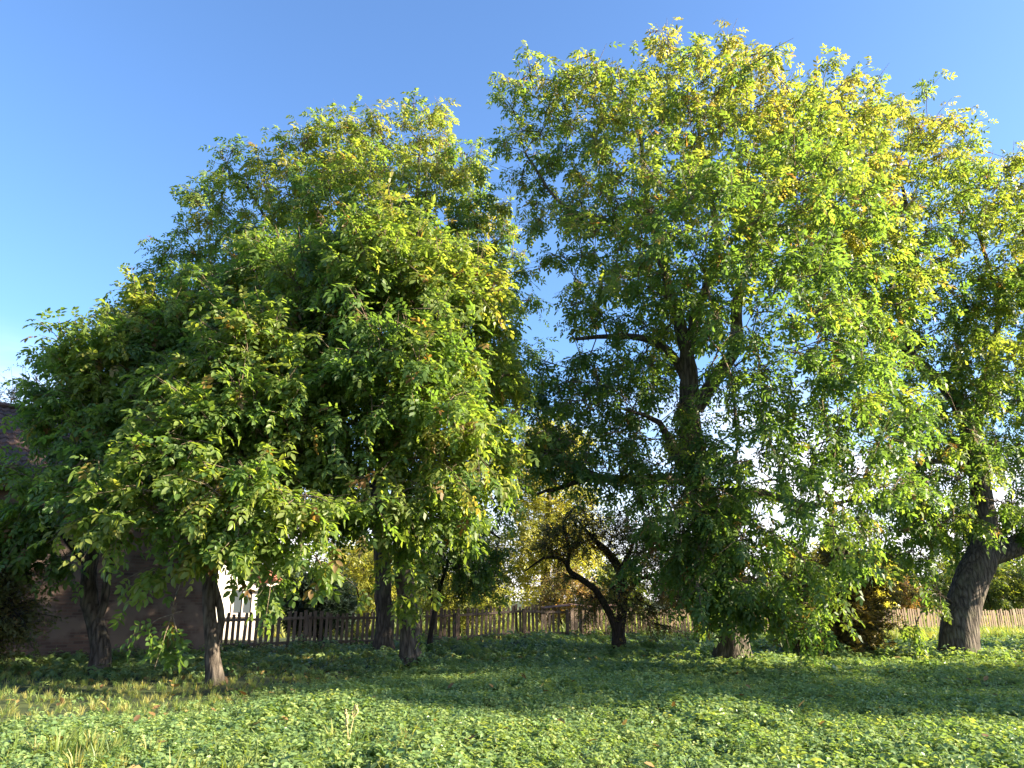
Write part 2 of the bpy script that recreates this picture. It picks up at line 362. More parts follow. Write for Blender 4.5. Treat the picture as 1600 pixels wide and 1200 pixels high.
# ------------------------------------------------------------------ trees
def grow_tree(name, label, cat, D0, limbs, lobes, seed, n_cl, n_twig, n_leaf, templates, lmat, bark=BARK, leaf_scale=1.0,
              hue=(0.3, 0.12), hue_top=0.0, ztop=(8, 18), spread=0.62, spacing=0.75, shell=0.5, n_parts=0, group=None, depth=1.25,
              droop=0.42, twig_len=(0.3, 1.0), world_limbs=False, ridge=0.07, brown=0.018, sides=18, hue_right=0.0, flare=0.5, inset=0.28, shift=(0, 0, 0)):
    r = np.random.default_rng(seed)
    # main stem and limbs --------------------------------------------------
    nodes = []; par = []; rad = []; manual = []
    chains = []
    for li, lim in enumerate(limbs):
        pts = []
        for (px, py, dy, rm) in lim:
            p = P(px, py, D0 + dy) + np.array(shift); pts.append((*p, rm))
        pts = np.array(pts)
        if li == 0:
            b = pts[0]; b[2] = float(gz(b[0], b[1])) - 0.15
        cs = catmull(pts, 0.25)
        cs[1:, :3] += r.normal(0, 0.012, (len(cs) - 1, 3))
        chains.append(cs)
        prev = -1
        if li > 0:
            A = np.array(nodes); prev = int(np.argmin(np.linalg.norm(A - cs[0, :3], axis=1)))
        for c in cs:
            nodes.append(c[:3].copy()); par.append(prev); rad.append(c[3]); manual.append(True); prev = len(nodes) - 1
    base = nodes[0].copy(); base[2] += 0.15
    # leaf clusters --------------------------------------------------------
    C = []; Rl = []
    for lb in lobes:
        px, py, dy, rp = lb[:4]
        C.append(P(px, py, D0 + dy)); Rl.append(rp * (D0 + dy) / FPX)
    C = np.array(C) + np.array(shift); Rl = np.array(Rl); Rl = np.maximum(Rl - inset, 0.3 * Rl)
    w = Rl ** 1.8 * np.array([lb[4] if len(lb) > 4 else 1.0 for lb in lobes]); w = w / w.sum()
    cl = []; co = []; tries = 0; sp = spacing
    cent = C.mean(0)
    while len(cl) < n_cl and tries < n_cl * 60:
        tries += 1
        if tries % (n_cl * 8) == 0: sp *= 0.85
        k = r.choice(len(C), p=w)
        d = nrm(r.normal(size=3)); f = shell + (1.05 - shell) * r.random() ** 0.6 + (0.35 * r.random() if r.random() < 0.12 else 0)
        p = C[k] + d * Rl[k] * f * np.array((1, depth, 1))
        if p[2] < float(gz(p[0], p[1])) + 0.35: continue
        q_ = sp * (0.55 if len(lobes[k]) > 4 else 1.0)
        if cl and np.min(np.sum((np.array(cl) - p) ** 2, axis=1)) < q_ * q_: continue
        cl.append(p); co.append(k)
    cl = np.array(cl)
    # grow branches to the clusters ---------------------------------------
    pathd = np.zeros(len(nodes))
    for i in range(len(nodes)):
        if par[i] >= 0: pathd[i] = pathd[par[i]] + np.linalg.norm(nodes[i] - nodes[par[i]])
    N = np.array(nodes); start_ok = N[:, 2] > (1.2 + 0.0 * N[:, 2])
    dm = np.array([np.min(np.linalg.norm(N - c, axis=1)) for c in cl])
    order = np.argsort(dm); pd = list(pathd); ok = list(start_ok)
    tipdir = np.zeros((len(cl), 3))
    for ci in order:
        c = cl[ci]; A = np.array(nodes); dist = np.linalg.norm(A - c, axis=1)
        cost = dist + 0.13 * np.array(pd) + np.where(np.array(ok), 0, 50) + np.where(A[:, 2] > c[2] + 1.5, 1.0, 0)
        k = int(np.argmin(cost)); a = A[k]; L = dist[k]
        if L < 0.05: L = 0.05
        if par[k] >= 0: t0 = nrm(a - A[par[k]])
        else: t0 = np.array((0, 0, 1.0))
        ns = max(2, int(L / 0.45)); prev = k
        ctrl = a + (t0 * 0.35 + nrm(c - a) * 0.65) * L * 0.5 + np.array((0, 0, 0.08 * L)) + r.normal(0, 0.07 * L, 3)
        for s in range(1, ns + 1):
            t = s / ns; p = (1 - t) ** 2 * a + 2 * t * (1 - t) * ctrl + t * t * c
            if s < ns: p = p + r.normal(0, 0.035, 3)
            pd.append(pd[prev] + np.linalg.norm(p - nodes[prev])); nodes.append(p); par.append(prev); rad.append(0.0); manual.append(False); ok.append(True); prev = len(nodes) - 1
        tipdir[ci] = nrm(c - ctrl)
    n = len(nodes); A = np.array(nodes); par = np.array(par); acc = np.zeros(n); tip = 0.011
    kids = [[] for _ in range(n)]
    for i in range(n):
        if par[i] >= 0: kids[par[i]].append(i)
    e = 2.35
    for i in range(n - 1, -1, -1):
        if acc[i] == 0: acc[i] = tip ** e
        if par[i] >= 0: acc[par[i]] += acc[i]
    auto = acc ** (1 / e)
    rr = np.where(np.array(manual), np.array(rad), np.minimum(auto, 0.16))
    for i in range(n):                                            # a side branch is never thicker than what carries it
        if not manual[i] and par[i] >= 0: rr[i] = min(rr[i], 0.85 * rr[par[i]] if manual[par[i]] else rr[par[i]])
    root = empty(name, base); tag(root, label, cat, group)
    inv = -base
    # trunk
    tp = []
    for li, cs in enumerate(chains):
        rads = cs[:, 3].copy()
        if li == 0:
            h = cs[:, 2] - base[2]; rads = rads * (1 + flare * np.exp(-np.clip(h, 0, 9) / 0.28))
        tp.append(tube(cs[:, :3] + inv, rads, sides if li == 0 else max(8, sides - 6), ridge, seed + li))
    V, F = join(tp); o = bpy.data.objects.new('trunk', raw_mesh('trunk', V, F, bark, smooth=True)); link(o, root); TRIS[0] += 2 * len(F)
    # branches
    bt = []; done = np.zeros(n, bool)
    for i in range(n):
        if manual[i] or done[i]: continue
        ch = [par[i], i]; done[i] = True; k = i
        while True:
            nk = [q for q in kids[k] if not done[q] and not manual[q]]
            if not nk: break
            q = max(nk, key=lambda z: rr[z]); done[q] = True; ch.append(q); k = q
        rch = rr[ch].copy(); rch[0] = rch[1]
        bt.append(tube(A[ch] + inv, rch, 6 if rch[0] > 0.03 else 4))
    # twigs and leaves
    cc = C[np.array(co)]
    outd = nrm(cl - (0.6 * cc + 0.4 * cent)); 
    LP = []; LA = []; LH = []
    hcl = r.normal(0, hue[1] * 0.8, len(cl))
    for ci in range(len(cl)):
        c = cl[ci]; d0 = nrm(0.6 * outd[ci] + 0.5 * tipdir[ci] + np.array((0, 0, 0.12)))
        tw = nrm(d0[None] + r.normal(0, 0.62, (n_twig, 3))) * r.uniform(*twig_len, (n_twig, 1)) * spread / 0.62
        for q in range(n_twig):
            st = c - tw[q] * 0.25; mid = st + tw[q] * 0.6 + np.array((0, 0, 0.03)); en = c + tw[q] - np.array((0, 0, 0.10 * np.linalg.norm(tw[q])))
            bt.append(tube(np.array([st, mid, en]) + inv, (0.012, 0.009, 0.004), 3))
            m_ = n_leaf; t = r.uniform(0.12, 1.0, m_) ** 0.7
            pos = np.where(t[:, None] < 0.6, st + (mid - st) * (t[:, None] / 0.6), mid + (en - mid) * ((t[:, None] - 0.6) / 0.4))
            td = nrm(tw[q]); side = nrm(r.normal(size=(m_, 3)) * np.array((1, 1, 0.6)))
            ax = td * 0.55 + side * 0.95 + np.array((0, 0, -droop))
            LP.append(pos); LA.append(ax); LH.append(np.full(m_, hcl[ci]))
    V, F = join(bt); o = bpy.data.objects.new('branches', raw_mesh('branches', V, F, TWIG if bark is BARK else bark, smooth=True)); link(o, root); o['kind'] = 'stuff'; TRIS[0] += 2 * len(F)
    LP = np.concatenate(LP); LA = np.concatenate(LA); LH = np.concatenate(LH); m_ = len(LP)
    keep = LP[:, 2] > gz(LP[:, 0], LP[:, 1]) + 0.22; LP, LA, LH = LP[keep], LA[keep], LH[keep]; m_ = len(LP)
    up = np.array((0, 0, 1.0)) + r.normal(0, 0.34, (m_, 3))
    sc = leaf_scale * r.uniform(0.75, 1.2, m_)
    FR = leaf_frames(LA, up, sc)
    hv = hue[0] + LH + r.normal(0, hue[1] * 0.7, m_) + hue_top * np.clip((LP[:, 2] - ztop[0]) / (ztop[1] - ztop[0]), 0, 1)
    if hue_right:                                                     # leaf hue rises across the crown from left to right
        hv += hue_right * np.clip((LP[:, 0] - cent[0]) / 5.0, -1, 1)
    hv = np.clip(hv, 0.0, 0.76)
    hv = np.where(r.random(m_) < brown, r.uniform(0.8, 1.0, m_), hv)
    tid = r.integers(0, len(templates), m_)
    picked = np.zeros(m_, bool)
    if n_parts:
        px = LP[:, 0] / LP[:, 1] * FPX; py = np.abs(LP[:, 0] / LP[:, 1]) < 0.66
        d = np.linalg.norm(LP - np.array((0, 0, CAM_H)), axis=1) + np.where(py, 0, 100)
        picked[np.argsort(d)[:n_parts]] = True
    parts = []
    LV = []; LF = []; LHue = []; off = 0
    for k, (tv, tf) in enumerate(templates):
        s = np.where((tid == k) & ~picked)[0]
        if len(s) == 0: continue
        v = np.einsum('nij,vj->nvi', FR[s], tv) + (LP[s] + inv)[:, None]
        f = tf[None] + (np.arange(len(s)) * len(tv))[:, None, None] + off
        LV.append(v.reshape(-1, 3)); LF.append(f.reshape(-1, 4)); LHue.append(np.repeat(hv[s], len(tv))); off += len(s) * len(tv)
    V, F = np.concatenate(LV), np.concatenate(LF)
    o = bpy.data.objects.new('crown', raw_mesh('crown', V, F, lmat, hue=np.concatenate(LHue))); link(o, root); o['kind'] = 'stuff'; TRIS[0] += 2 * len(F)
    cache = {}
    for i in np.where(picked)[0]:
        key = (int(tid[i]), int(hv[i] * 12))
        if key not in cache:
            tv, tf = templates[key[0]]
            cache[key] = raw_mesh('leaf', tv, tf, lmat, hue=np.full(len(tv), (key[1] + 0.5) / 12))
        o = bpy.data.objects.new('leaf', cache[key]); link(o, root)
        M = Matrix.Identity(4)
        for a_ in range(3):
            for b_ in range(3): M[a_][b_] = FR[i][a_][b_]
            M[a_][3] = (LP[i] + inv)[a_]
        o.matrix_local = M; TRIS[0] += 2 * len(templates[key[0]][1])
    print(name, 'leaves', m_, 'clusters', len(cl), 'tris', TRIS[0])
    return root

WG = 'walnut trees in the row'
# big right walnut
grow_tree('walnut_tree', 'tall yellowing walnut tree with a sawn limb stub and leaves hanging over its trunk', 'tree', 20.5,
    [[(1145, 1040, 0, .42), (1143, 990, 0, .40), (1128, 900, .1, .38), (1108, 830, .2, .36), (1092, 760, .3, .34), (1080, 690, .4, .31), (1076, 620, .4, .28), (1074, 560, .3, .22), (1055, 480, .2, .16), (1030, 400, 0, .12), (1010, 300, -.2, .08), (1000, 200, -.2, .05)],
     [(1088, 640, .4, .20), (1115, 595, .2, .20), (1150, 540, 0, .19), (1152, 470, -.2, .15), (1180, 380, -.3, .11), (1230, 290, 0, .08), (1260, 210, .3, .05)],
     [(1075, 560, .3, .15), (1090, 480, .3, .15), (1120, 400, .5, .12), (1110, 300, .6, .09), (1090, 190, .6, .05)],
     [(1092, 760, .3, .22), (1060, 748, .2, .17), (1000, 750, 0, .14), (930, 745, -.3, .11), (890, 720, -.6, .08), (820, 695, -1, .04)],
     [(930, 745, -.3, .08), (880, 760, -.4, .06), (838, 772, -.6, .03)],
     [(1122, 870, .1, .24), (1145, 825, .1, .22), (1158, 785, 0, .20), (1178, 770, 0, .15), (1225, 782, -.3, .11), (1280, 790, -.8, .07), (1340, 780, -1.2, .03)],
     [(1158, 790, 0, .17), (1168, 764, 0, .13)],
     [(1076, 600, .4, .15), (1040, 545, .2, .12), (980, 525, .3, .09), (900, 530, .5, .05)],
     [(1030, 400, 0, .10), (960, 350, -.2, .08), (880, 320, 0, .05), (820, 240, 0, .03)],
     [(1074, 690, .4, .20), (1058, 720, .3, .19), (1050, 700, .2, .15), (1030, 660, -.4, .08), (980, 640, -1, .04)]],
    [(835, 165, 0, 70), (810, 250, .5, 55), (930, 170, 0, 90), (1050, 130, 0, 80), (1135, 125, .5, 75), (1000, 250, -1, 120), (1150, 240, 0, 130), (880, 300, 1, 80), (1260, 185, 1, 85),
     (1330, 170, 1, 60), (1340, 250, 0, 70), (1250, 330, -2, 130), (1100, 380, -3, 130), (950, 400, 0, 100), (1040, 490, .5, 90), (1200, 500, -3, 130), (930, 530, 1, 65), (870, 600, 1, 65), (950, 640, 0, 80), (860, 680, 1, 50),
     (1020, 640, .5, 75), (1250, 620, -3, 110), (1190, 720, -3, 95), (1050, 800, -2.5, 65), (1160, 850, -3, 80), (1250, 830, -3, 95), (1330, 730, -2, 100), (1195, 930, -2.6, 50, 2), (1245, 945, -2.6, 50, 2),
     (1110, 900, -3, 48), (1330, 840, -2, 45), (1090, 850, -1.6, 60, 2.5), (1115, 920, -1.5, 42, 3), (1100, 780, -1.5, 60), (1150, 900, -2, 55, 2.5), (1210, 880, -2.5, 60), (1345, 420, -1, 110), (1330, 560, -2, 95), (1360, 650, -1.5, 80), (980, 700, -.5, 55), (905, 650, 0, 55), (1010, 590, -1, 60), (1035, 730, -1.5, 45), (1085, 700, -1.5, 45, 2), (1110, 770, -1.5, 50, 3), (1020, 840, -1, 45), (1092, 790, -.9, 42, 4), (1106, 850, -.9, 42, 4), (1120, 900, -.9, 40, 4), (1082, 665, -.9, 30, 3), (1000, 735, -.6, 38, 3), (930, 728, -.8, 40, 3), (870, 700, -.8, 45, 3), (1150, 660, -2, 50), (960, 600, -.6, 60)],
    11, 740, 5, 6, T_WALQ, WAL, leaf_scale=0.97, hue=(0.25, 0.13), hue_top=0.31, ztop=(7, 17), n_parts=300, group=WG, hue_right=0.05, brown=0.02)
# right leaning walnut
grow_tree('walnut_tree', 'walnut tree with thick leaning dark trunk forking low before the tan pickets', 'tree', 22.5,
    [[(1497, 1024, 0, .52), (1499, 985, 0, .47), (1508, 940, 0, .46), (1522, 895, 0, .45), (1538, 862, 0, .41), (1540, 820, 0, .31), (1533, 770, 0, .29), (1520, 700, -.2, .25), (1490, 620, -.3, .20), (1430, 562, -.4, .16), (1385, 505, -.4, .12), (1350, 470, -.4, .08)],
     [(1534, 868, 0, .36), (1570, 858, 0, .32), (1605, 846, 0, .28), (1670, 790, 0, .22), (1720, 680, .2, .15), (1740, 520, .3, .09)],
     [(1430, 562, -.4, .12), (1390, 548, -.5, .10), (1360, 520, -.8, .06)],
     [(1520, 700, -.2, .2), (1535, 610, 0, .13), (1560, 500, 0, .09), (1540, 400, 0, .06), (1500, 300, 0, .03)],
     [(1430, 562, -.4, .13), (1410, 510, 0, .12), (1430, 440, .2, .10), (1420, 340, .2, .07), (1400, 250, .2, .04)],
     [(1525, 740, -.1, .15), (1480, 720, -.8, .10), (1420, 730, -1.4, .05)]],
    [(1395, 215, 0, 80), (1340, 330, 1, 100), (1430, 175, .5, 50), (1500, 215, 0, 45), (1590, 265, .5, 45), (1470, 225, 0, 65), (1555, 290, 0, 65), (1450, 340, -1, 110), (1550, 390, -1, 100), (1390, 470, -1, 100), (1490, 490, 0, 75), (1440, 620, -1, 90), (1550, 640, 0, 75),
     (1390, 740, -1, 80), (1490, 740, -1, 85), (1580, 740, 0, 70), (1600, 560, .5, 70), (1500, 660, 1, 80), (1560, 800, 1, 45), (1535, 570, -1.6, 60, 1.5), (1555, 450, -1.6, 60, 1.5), (1455, 800, -1, 50, 2), (1585, 815, .3, 45, 2), (1500, 815, .8, 50, 2), (1530, 700, -1.2, 45, 2), (1420, 845, -1, 50), (1455, 930, -.6, 28), (1440, 975, -.8, 22),
     (1660, 330, 0, 100), (1690, 450, 0, 120), (1690, 600, 0, 110), (1670, 740, 0, 90), (1790, 450, 0, 100), (1780, 600, 0, 100), (1640, 250, 0, 60)],
    12, 540, 5, 6, T_WALQ, WAL, leaf_scale=0.95, hue=(0.31, 0.11), hue_top=0.26, flare=0.25, ztop=(6, 17), n_parts=300, group=WG, ridge=0.05, hue_right=0.05)
# walnut beyond the picture's right edge: its twigs reach into view
grow_tree('walnut_tree', 'walnut tree at the row end whose outer twigs reach past the leaning walnut', 'tree', 26.0,
    [[(1960, 1010, 0, .40), (1955, 900, 0, .36), (1945, 780, 0, .32), (1930, 640, 0, .26), (1900, 500, 0, .18), (1880, 360, 0, .10)],
     [(1930, 640, 0, .18), (1850, 600, -.3, .14), (1750, 590, -.6, .09), (1620, 600, -.8, .04)],
     [(1945, 780, 0, .2), (2040, 700, 0, .14), (2120, 600, 0, .08)]],
    [(1640, 560, -.5, 60), (1680, 700, 0, 90), (1760, 480, 0, 100), (1780, 640, -1, 120), (1880, 380, 0, 120), (1900, 560, 0, 140), (2020, 480, 0, 130), (2060, 650, 0, 130), (1860, 760, -1, 100), (2000, 800, 0, 110), (1740, 800, 0, 60), (2150, 560, 0, 100)],
    13, 240, 5, 5, T_WAL5, WAL, leaf_scale=1.25, hue=(0.28, 0.10), hue_top=0.25, ztop=(6, 17), group=WG)
# back left walnut (tall)
grow_tree('walnut_tree', 'tall dense walnut tree with its trunk set close before the dark pickets', 'tree', 24.5,
    [[(601, 1020, 0, .27), (600, 960, 0, .26), (598, 890, 0, .25), (592, 800, 0, .24), (600, 700, 0, .22), (620, 600, 0, .19), (640, 480, 0, .14), (650, 360, 0, .10), (655, 240, 0, .05)],
     [(600, 700, 0, .16), (560, 600, .2, .13), (500, 480, .3, .10), (440, 380, .3, .07), (385, 290, .2, .04)],
     [(600, 690, 0, .16), (660, 600, -.3, .12), (720, 500, -.2, .09), (770, 420, 0, .05)],
     [(592, 800, 0, .14), (660, 790, .2, .10), (720, 800, .3, .06), (780, 840, .3, .03)],
     [(592, 780, 0, .14), (520, 700, .3, .11), (430, 600, .4, .08), (340, 500, .4, .04)]],
    [(665, 195, 0, 50), (705, 260, 0, 55), (600, 240, 0, 70), (520, 225, 0, 55), (755, 370, 0, 75), (785, 460, 0, 60), (560, 340, 0, 110), (680, 350, -1, 100), (455, 300, 0, 65), (780, 560, 0, 60), (740, 860, 0, 50), (700, 800, 0, 55),
     (620, 500, 0, 100), (770, 820, .3, 35), (375, 275, 0, 55), (330, 345, 0, 60), (262, 455, 0, 50), (240, 520, .3, 55), (295, 395, 0, 45), (345, 300, 0, 50), (470, 240, 0, 50), (430, 400, 0, 90), (295, 440, 0, 65), (400, 520, 0, 90), (500, 560, .5, 90), (760, 650, 0, 55), (660, 680, .5, 70), (440, 690, .5, 80), (540, 760, .8, 60), (760, 910, .2, 30), (500, 450, -1, 90)],
    14, 550, 5, 7, T_WALQ, WAL, leaf_scale=1.02, hue=(0.25, 0.11), hue_top=0.32, ztop=(9, 18), n_parts=300, group=WG, hue_right=0.05, brown=0.02)
# front middle walnut
grow_tree('walnut_tree', 'walnut tree with straight grey trunk and bright sunlit lower sprays', 'tree', 18.9,
    [[(642, 1048, 0, .235), (641, 1000, 0, .23), (636, 940, 0, .22), (628, 860, 0, .21), (622, 780, 0, .19), (625, 690, 0, .17), (640, 590, 0, .14), (645, 480, 0, .09), (650, 390, 0, .05)],
     [(622, 780, 0, .12), (670, 720, -.6, .09), (720, 690, -1.2, .06), (770, 690, -1.6, .03)],
     [(624, 720, 0, .12), (570, 660, -.8, .09), (530, 610, -1.4, .06), (480, 580, -1.5, .03)],
     [(630, 640, 0, .11), (690, 560, -.8, .08), (740, 520, -1, .04)],
     [(626, 830, 0, .10), (610, 790, -1, .08), (600, 760, -2, .05), (590, 740, -3, .03)]],
    [(600, 420, -2, 100), (695, 470, -2, 95), (520, 480, -1, 90), (640, 580, -3, 105), (740, 580, -1, 70), (560, 640, -3, 95), (700, 690, -3, 90), (775, 735, -2, 45), (620, 750, -3, 85), (700, 800, -3, 50), (545, 770, -3, 60), (640, 860, -2, 35), (480, 610, -1, 75),
     (590, 840, -2, 35), (630, 930, -1.2, 20), (430, 430, 0, 70), (465, 530, -1, 70), (385, 500, 0, 70), (335, 460, .5, 55), (440, 620, -1, 60)],
    15, 450, 5, 7, T_WALQ, WAL, leaf_scale=0.98, hue=(0.33, 0.11), hue_top=0.22, ztop=(6, 14), n_parts=300, group=WG, hue_right=0.12, spacing=0.65)
# left walnut with the crooked trunk
grow_tree('walnut_tree', 'walnut tree with dark crooked trunk forking in front of the old brick barn', 'tree', 18.7,
    [[(156, 1052, 0, .20), (156, 1015, 0, .20), (152, 985, 0, .20), (143, 955, 0, .20), (139, 925, 0, .19), (140, 890, 0, .16), (150, 830, 0, .14), (170, 740, 0, .12), (190, 650, 0, .10), (210, 560, 0, .07), (230, 490, 0, .04)],
     [(150, 975, 0, .11), (163, 945, 0, .10), (166, 910, 0, .09), (180, 860, -.1, .08), (220, 790, -.5, .06), (280, 720, -.8, .04)],
     [(140, 885, 0, .10), (110, 850, -.3, .08), (80, 800, -.8, .05), (60, 760, -1.2, .03)],
     [(165, 760, 0, .09), (130, 680, 0, .07), (90, 600, 0, .04)]],
    [(240, 500, 0, 58), (140, 565, 0, 40), (75, 565, 0, 30), (180, 590, -1, 80), (280, 560, 0, 85), (110, 640, -1, 60), (250, 670, -1, 80), (165, 730, -2, 75), (75, 745, -2, 45), (340, 640, -1, 75), (110, 860, -1, 25), (205, 525, .5, 50), (25, 790, -1.5, 28, 2), (60, 810, -1.5, 38, 2), (110, 870, -1, 25, 2), (20, 730, -1.2, 30, 2), (30, 840, -1, 25, 2)],
    16, 250, 5, 7, T_WAL, WAL, hue=(0.31, 0.11), hue_top=0.18, ztop=(4, 10), n_parts=300, group=WG, spacing=0.6, leaf_scale=0.95)
# left front walnut
grow_tree('walnut_tree', 'slender twin-stemmed walnut tree with big pale leaf sprays hanging low', 'tree', 16.2,
    [[(336, 1068, 0, .14), (334, 1030, 0, .135), (330, 985, 0, .13), (326, 930, 0, .125), (325, 880, 0, .12), (335, 800, 0, .11), (355, 720, 0, .09), (375, 640, 0, .06), (395, 560, 0, .04)],
     [(337, 1010, .05, .075), (345, 970, .08, .075), (341, 935, .1, .07), (332, 895, .1, .065), (345, 840, .1, .06), (390, 780, -.4, .05), (450, 760, -1, .03)],
     [(325, 880, 0, .07), (290, 830, -.8, .055), (230, 800, -1.5, .04), (160, 810, -2, .025)],
     [(330, 830, 0, .06), (320, 820, -1, .05), (300, 850, -1.8, .03), (275, 930, -2.2, .02)]],
    [(400, 560, 0, 80), (330, 690, -1, 80), (430, 670, -1, 80), (250, 760, -2, 60), (180, 790, -2, 50), (380, 790, -2, 70), (470, 790, -2, 50), (310, 840, -2, 45), (130, 815, -2, 32), (245, 890, -2, 26), (420, 845, -2, 26), (500, 880, -2, 24), (268, 962, -2, 11), (425, 905, -2, 10), (475, 835, -2, 35),
     (300, 610, 0, 60), (480, 700, -.5, 60)],
    17, 230, 5, 6, T_WAL, WAL, hue=(0.40, 0.10), hue_top=0.1, ztop=(4, 9), n_parts=300, group=WG, spacing=0.55, leaf_scale=1.0, hue_right=0.08)
# walnut past the row's end: its crown shades the middle of the ground
grow_tree('walnut_tree', 'broad walnut tree past the row end, shading the ground before the row', 'tree', 26.0,
    [[(1960, 1010, 0, .40), (1955, 900, 0, .36), (1945, 780, 0, .32), (1930, 640, 0, .26), (1900, 500, 0, .18), (1880, 420, 0, .10)],
     [(1930, 640, 0, .18), (1850, 600, -.3, .14), (1780, 590, -.6, .09)], [(1945, 780, 0, .2), (2040, 700, 0, .14), (2120, 600, 0, .08)]],
    [(1760, 540, -2, 100), (1780, 680, 0, 110), (1880, 380, -3, 120), (1900, 540, -2, 140), (2020, 420, -3, 130), (2060, 660, 0, 120), (1860, 760, 1, 90), (2000, 800, 1, 100), (2150, 560, -2, 100), (1950, 330, -3, 110), (1860, 660, -3, 110), (2000, 620, -4, 120)],
    23, 290, 5, 6, T_WAL5, WAL, leaf_scale=1.6, hue=(0.28, 0.10), hue_top=0.25, ztop=(6, 17), group=WG, shift=(6.5, -13.2, 0))
# small forked orchard tree
grow_tree('apple_tree', 'small dark fruit tree forking in a V from its base', 'tree', 25.5,
    [[(968, 1020, 0, .22), (967, 990, 0, .20), (970, 960, 0, .17), (974, 925, 0, .16), (968, 890, 0, .15), (948, 862, 0, .12), (925, 840, 0, .08), (905, 815, 0, .04)],
     [(966, 995, 0, .14), (955, 965, -.1, .12), (938, 932, -.2, .11), (915, 908, -.3, .10), (893, 895, -.4, .09), (886, 880, -.4, .08), (872, 872, -.5, .06), (850, 872, -.6, .045), (822, 892, -.8, .02)],
     [(888, 885, -.4, .05), (890, 855, -.4, .045), (880, 820, -.4, .03), (900, 790, -.4, .02)],
     [(970, 890, 0, .08), (990, 850, 0, .06), (1010, 815, .2, .03)],
     [(974, 930, 0, .07), (1010, 900, .2, .05), (1050, 900, .3, .03)]],
    [(905, 830, 0, 45), (875, 850, 0, 40), (960, 830, 0, 45), (1005, 860, 0, 45), (1045, 910, 0, 45), (1020, 960, 0, 32), (920, 940, 0, 28), (980, 930, 0, 40), (890, 905, -.3, 25), (1075, 890, .5, 30)],
    18, 165, 5, 5, T_ORC, ORC, bark=BARK2, leaf_scale=1.25, hue=(0.42, 0.2), spacing=0.4, spread=0.6, ridge=0.05, sides=12, flare=0.4, brown=0.03, inset=0.3)
# thin sapling by the fence
grow_tree('young_tree', 'thin young tree with a bent stem beside the dark pickets', 'tree', 26.3,
    [[(671, 1013, 0, .09), (674, 985, 0, .085), (680, 950, 0, .08), (688, 915, 0, .07), (698, 885, 0, .05), (705, 850, 0, .03)],
     [(680, 950, 0, .05), (672, 925, 0, .04), (668, 900, 0, .02)]],
    [(700, 860, 0, 40), (680, 890, 0, 30), (740, 890, 0, 40), (725, 840, 0, 40)],
    19, 60, 5, 6, T_ORC, BSH, bark=BARK2, leaf_scale=1.4, hue=(0.25, 0.12), spacing=0.4, sides=10, inset=0.3)
# brown juniper
grow_tree('juniper_shrub', 'browning bushy juniper with ragged sprays between the two big walnuts', 'shrub', 23.5,
    [[(1300, 1018, 0, .11), (1300, 980, 0, .10), (1302, 930, 0, .07), (1306, 880, 0, .03)],
     [(1300, 1005, 0, .06), (1270, 970, -.2, .04), (1255, 930, -.3, .02)], [(1300, 1005, 0, .06), (1335, 970, -.2, .04), (1350, 935, -.3, .02)]],
    [(1300, 985, 0, 50), (1270, 960, 0, 40), (1335, 960, 0, 40), (1300, 920, 0, 40), (1310, 880, .3, 32), (1345, 915, .2, 30), (1265, 1000, 0, 30), (1335, 1000, 0, 30)],
    20, 170, 5, 6, T_CON, CON, bark=BARK2, hue=(0.45, 0.25), spacing=0.32, spread=0.7, sides=10, shell=0.2, brown=0, inset=0.25)

# ------------------------------------------------------------------ beyond the fence
grow_tree('willow_tree', 'bright yellow-green tree standing beyond the picket fence', 'tree', 44.0,
    [[(850, 985, 0, .3), (852, 900, 0, .27), (856, 820, 0, .22), (860, 740, 0, .12), (862, 690, 0, .05)], [(852, 880, 0, .15), (810, 820, 0, .1), (790, 760, 0, .05)], [(854, 850, 0, .14), (890, 790, 0, .09), (905, 740, 0, .04)]],
    [(850, 700, 0, 42), (880, 710, 0, 38), (815, 740, 0, 42), (885, 770, 0, 42), (840, 820, 0, 50), (800, 860, 0, 42), (880, 850, 0, 45), (770, 900, 0, 35), (850, 900, 0, 40), (910, 830, 0, 30)],
    21, 200, 5, 6, T_YEL, YEL, hue=(0.5, 0.25), spacing=0.8, spread=0.9, sides=10, leaf_scale=1.35)
def bush(name, label, D, lobes, seed, mat=BSH, tpl=T_BSH, n=70, hue=(0.4, 0.15), sc=1.0, nl=5, group='shrubs beyond the picket fence', cat='shrub', sp=0.5, spread=0.6, shell=0.3):
    px = sum(b[0] for b in lobes) / len(lobes); ymin = min(b[1] for b in lobes)
    u = P(px, 1000, D); 
    gpy = 1000
    for q in range(900, 1100):
        if P(px, q, D)[2] <= float(gz(u[0], D)): gpy = q; break
    mid = (gpy + ymin) / 2
    return grow_tree(name, label, cat, D, [[(px, gpy, 0, .07), (px + 3, mid, 0, .05), (px + 6, ymin, 0, .02)], [(px, gpy - 2, 0, .05), (px - 12, mid, 0, .04), (px - 22, ymin + 10, 0, .02)], [(px, gpy - 2, 0, .05), (px + 14, mid, .1, .04), (px + 26, ymin + 12, .1, .02)]],
                     lobes, seed, n, 5, nl, tpl, mat, bark=BARK2, hue=hue, spacing=sp, spread=spread, sides=8, leaf_scale=sc, shell=shell, group=group, brown=0, flare=0.1, inset=0.2)
bush('evergreen_bush', 'dense dark rounded evergreen bush beyond the pickets near the white house', 30, [(500, 935, 0, 36), (480, 955, 0, 28), (522, 952, 0, 30)], 31, EVG, T_CON, 170, (0.4, 0.2), 1.0, 8, sp=0.25, spread=0.4, shell=0.55)
bush('leafy_shrub', 'sunlit yellow-green shrub behind the dark pickets beside the young tree', 38, [(560, 940, 0, 35), (600, 900, 0, 40), (560, 880, 0, 40)], 32, YEL, T_BSH, 80, (0.3, 0.2), 1.1)
